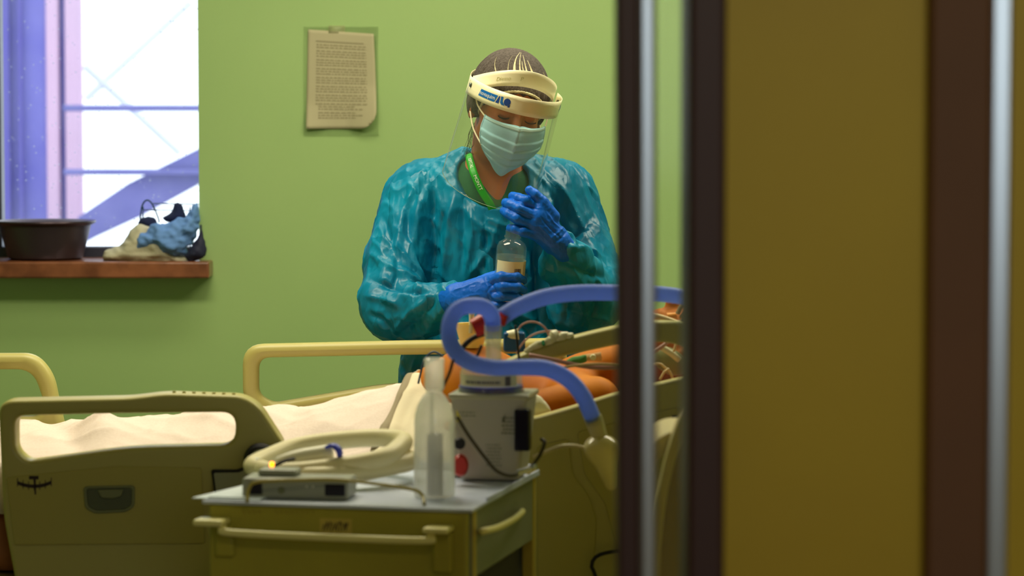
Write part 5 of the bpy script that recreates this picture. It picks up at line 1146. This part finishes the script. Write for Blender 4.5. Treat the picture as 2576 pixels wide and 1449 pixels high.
# --- gloves
m_glove = crumple_mat('blue_nitrile', (0, 100, 214), (0, 84, 196), 0.45, 60, 0.22, spec=0.35, stretch=(1.4, 1, 0.8), strength=0.6)
def hand(name, palm, fingers, cuff, creases, h=0.0019):
    allp = [p for seg in palm for p in (seg[0], seg[1])]+[q for fg in fingers for q in fg[0]]+[p for seg in cuff for p in seg[:2]]
    A = np.array([tuple(P(*p)) for p in allp]); f = Field(tuple(A.min(0)-0.045), tuple(A.max(0)+0.045), h)
    for a, b_, ra, rb in palm: f.add(f.cone(tuple(P(*a)), tuple(P(*b_)), ra, rb), 0.014)
    for a, b_, ra, rb in cuff: f.add(f.cone(tuple(P(*a)), tuple(P(*b_)), ra, rb), 0.012)
    pf = f.d.copy()
    for pts_, rr, kk in fingers:
        f2 = np.full(f.d.shape, 9.0, np.float32); q = [tuple(P(*p)) for p in pts_]
        for i in range(len(q)-1): f2 = f.smin(f2, f.cone(q[i], q[i+1], rr[i], rr[i+1]), 0.003)
        # root blends with the palm, neighbours stay apart
        g = f.smin(pf, f2, kk); f.d = np.minimum(f.d, g).astype(np.float32)
    V, Fq = f.mesh(); V = relax(V, Fq, 2, 0.5); me = np_mesh(name, V, Fq); V, Nn = normals(me); V = folds(V, Nn, creases)
    D = np.array([noise.noise(Vector((v[0]*70+v[2]*30, v[1]*60, v[2]*55))) for v in V]); R = np.array([(1-abs(noise.noise(Vector((v[0]*60+v[2]*50, v[1]*50, v[2]*60-v[0]*40))))*1.8) for v in V])
    V = V+Nn*(0.0003*D+0.0007*np.clip(R, 0, 1)**3)[:, None]; me.vertices.foreach_set('co', V.astype(np.float32).ravel()); me.update(); return link(name, me, m_glove, ns, True, 180)
# image-right hand: back of the hand to the door, fingers over the bottle neck, thumb up
y0 = 6.045
hand('glove', [((1396, 600, y0+.02), (1358, 524, y0), .024, .0145), ((1396, 600, y0+.02), (1352, 545, y0-.006), .025, .015), ((1398, 605, y0+.02), (1344, 566, y0-.004), .025, .0145), ((1398, 612, y0+.02), (1346, 588, y0+.004), .023, .0135)],
     [([(1358, 528, y0+.004), (1322, 505, y0-.006), (1302, 498, y0+.004), (1290, 494, y0+.016)], [.0125, .0120, .0112, .0100], 0.004),
      ([(1350, 546, y0-.004), (1306, 524, y0-.014), (1284, 514, y0-.002), (1272, 510, y0+.014)], [.0130, .0122, .0112, .0100], 0.004),
      ([(1342, 566, y0-.004), (1300, 549, y0-.014), (1278, 537, y0-.004), (1268, 531, y0+.012)], [.0125, .0116, .0106, .0096], 0.004),
      ([(1346, 592, y0+.0), (1316, 583, y0-.014), (1296, 576, y0-.010), (1283, 574, y0+.002)], [.0112, .0102, .0094, .0086], 0.004),
      ([(1392, 545, y0+.01), (1366, 508, y0+.0), (1345, 488, y0-.004), (1332, 478, y0-.002)], [.0150, .0118, .0108, .0094], 0.008)],
     [((1398, 606, y0+.02), (1416, 628, y0+.03), .026, .030)],
     [([(1372, 530), (1392, 560), (1420, 585)], 3, .0025), ([(1362, 548), (1385, 575), (1412, 600)], 3, -.0025), ([(1356, 566), (1378, 590), (1402, 612)], 3, .0025), ([(1385, 600), (1405, 585), (1428, 560)], 3, .002), ([(1392, 612), (1412, 598), (1432, 575)], 3, -.002), ([(1300, 512), (1330, 520), (1356, 528)], 2, -.002), ([(1296, 532), (1325, 541), (1350, 553)], 2, -.002)])
y1 = 6.035
hand('glove', [((1150, 746, y1+.025), (1228, 712, y1+.002), .027, .0165), ((1152, 750, y1+.025), (1232, 728, y1-.006), .028, .0165), ((1152, 756, y1+.025), (1226, 746, y1-.006), .028, .016), ((1150, 762, y1+.025), (1216, 762, y1), .026, .015)],
     [([(1230, 708, y1+.0), (1262, 697, y1-.024), (1298, 696, y1-.022), (1316, 705, y1+.0)], [.0135, .0120, .0110, .0095], 0.004),
      ([(1234, 727, y1-.004), (1266, 721, y1-.028), (1300, 722, y1-.024), (1317, 730, y1-.002)], [.0135, .0120, .0110, .0095], 0.004),
      ([(1228, 746, y1-.004), (1262, 744, y1-.026), (1294, 746, y1-.022), (1311, 753, y1-.002)], [.0130, .0116, .0106, .0092], 0.004),
      ([(1218, 763, y1+.0), (1250, 768, y1-.020), (1278, 771, y1-.018), (1294, 775, y1-.002)], [.0120, .0106, .0096, .0086], 0.004),
      ([(1190, 722, y1+.022), (1226, 702, y1+.040), (1256, 692, y1+.046), (1280, 690, y1+.044)], [.0170, .0130, .0115, .0100], 0.008)],
     [((1150, 750, y1+.025), (1134, 752, y1+.036), .029, .031)],
     [([(1250, 700), (1225, 735), (1235, 760)], 3, -.002), ([(1225, 712), (1232, 740), (1262, 765)], 3, .0018), ([(1235, 710), (1248, 735), (1275, 758)], 3, -.0018), ([(1130, 735), (1165, 722), (1210, 705)], 3, .002), ([(1140, 760), (1180, 745), (1215, 740)], 3, .0018)])

# --- the glass bottle she holds
m_gls = clear_mat('bottle_glass', (215, 230, 210), 0.05, 0.04, 1.5)
b0, b1 = P(1276, 762, 6.045), P(1291, 580, 6.03)
ax = (b1-b0); Lb = ax.length; zq = ax.normalized().to_track_quat('Z', 'Y').to_matrix().to_4x4(); MBt = Matrix.Translation(b0) @ zq
gb = empty('glass_bottle', b0, 'clear glass bottle with white label held between the nurse\'s gloved hands', 'bottle')
w_ = 0.0330
prof = [(0, 0.001), (w_*0.9, 0.0), (w_, 0.004), (w_, Lb*0.74), (w_*0.98, Lb*0.78), (w_*0.86, Lb*0.835), (w_*0.62, Lb*0.865), (0.0165, Lb*0.885), (0.0165, Lb*0.90), (0.0185, Lb*0.905), (0.0185, Lb*0.925), (0.0165, Lb*0.93), (0.0165, Lb), (0.0135, Lb)]
MB().lathe(prof, 48, MBt, caps=False).build('glass', m_gls, gb)
MB().lathe([(0, 0.003), (w_*0.93, 0.003), (w_*0.955, Lb*0.60), (w_*0.955, Lb*0.655), (0, Lb*0.655)], 40, MBt).build('liquid', clear_mat('clear_liquid', (190, 205, 190), 0.16, 0.05, 1.33), gb)
lab = MB().grid([[MBt @ Vector(((w_+0.0004)*math.sin(t), -(w_+0.0004)*math.cos(t), z)) for t in np.linspace(-1.75, 1.45, 41)] for z in np.linspace(Lb*0.12, Lb*0.60, 6)]).build('label', mat('bottle_label_white', (206, 206, 176), 0.6), gb, sharp=180)
bc_ = MB(); random.seed(2); t = -0.42
while t < 0.02:
    w = random.choice((0.02, 0.035, 0.05)); bc_.grid([[MBt @ Vector(((w_+0.0010)*math.sin(q), -(w_+0.0010)*math.cos(q), z)) for q in (t, t+w)] for z in (Lb*0.415, Lb*0.505)]); t += w+0.022
bc_.build('barcode', mat('barcode_ink', (60, 54, 50), 0.6), lab, sharp=180)
for k in range(8):
    z = Lb*(0.36+0.025*k); MB()
pr = MB()
for k in range(3):
    pr.grid([[MBt @ Vector(((w_+0.0009)*math.sin(q), -(w_+0.0009)*math.cos(q), z)) for q in (0.32+0.16*k, 0.36+0.16*k)] for z in (Lb*0.34, Lb*0.56)])
pr.build('side_print', mat('grey_print', (150, 152, 130), 0.6), lab, sharp=180)
sp = MB().tube([P(1290, 582, 6.035), P(1287, 560, 6.035), P(1285, 548, 6.035)], [0.006, 0.004, 0.003], 12); sp.build('dropper', m_gls, gb)
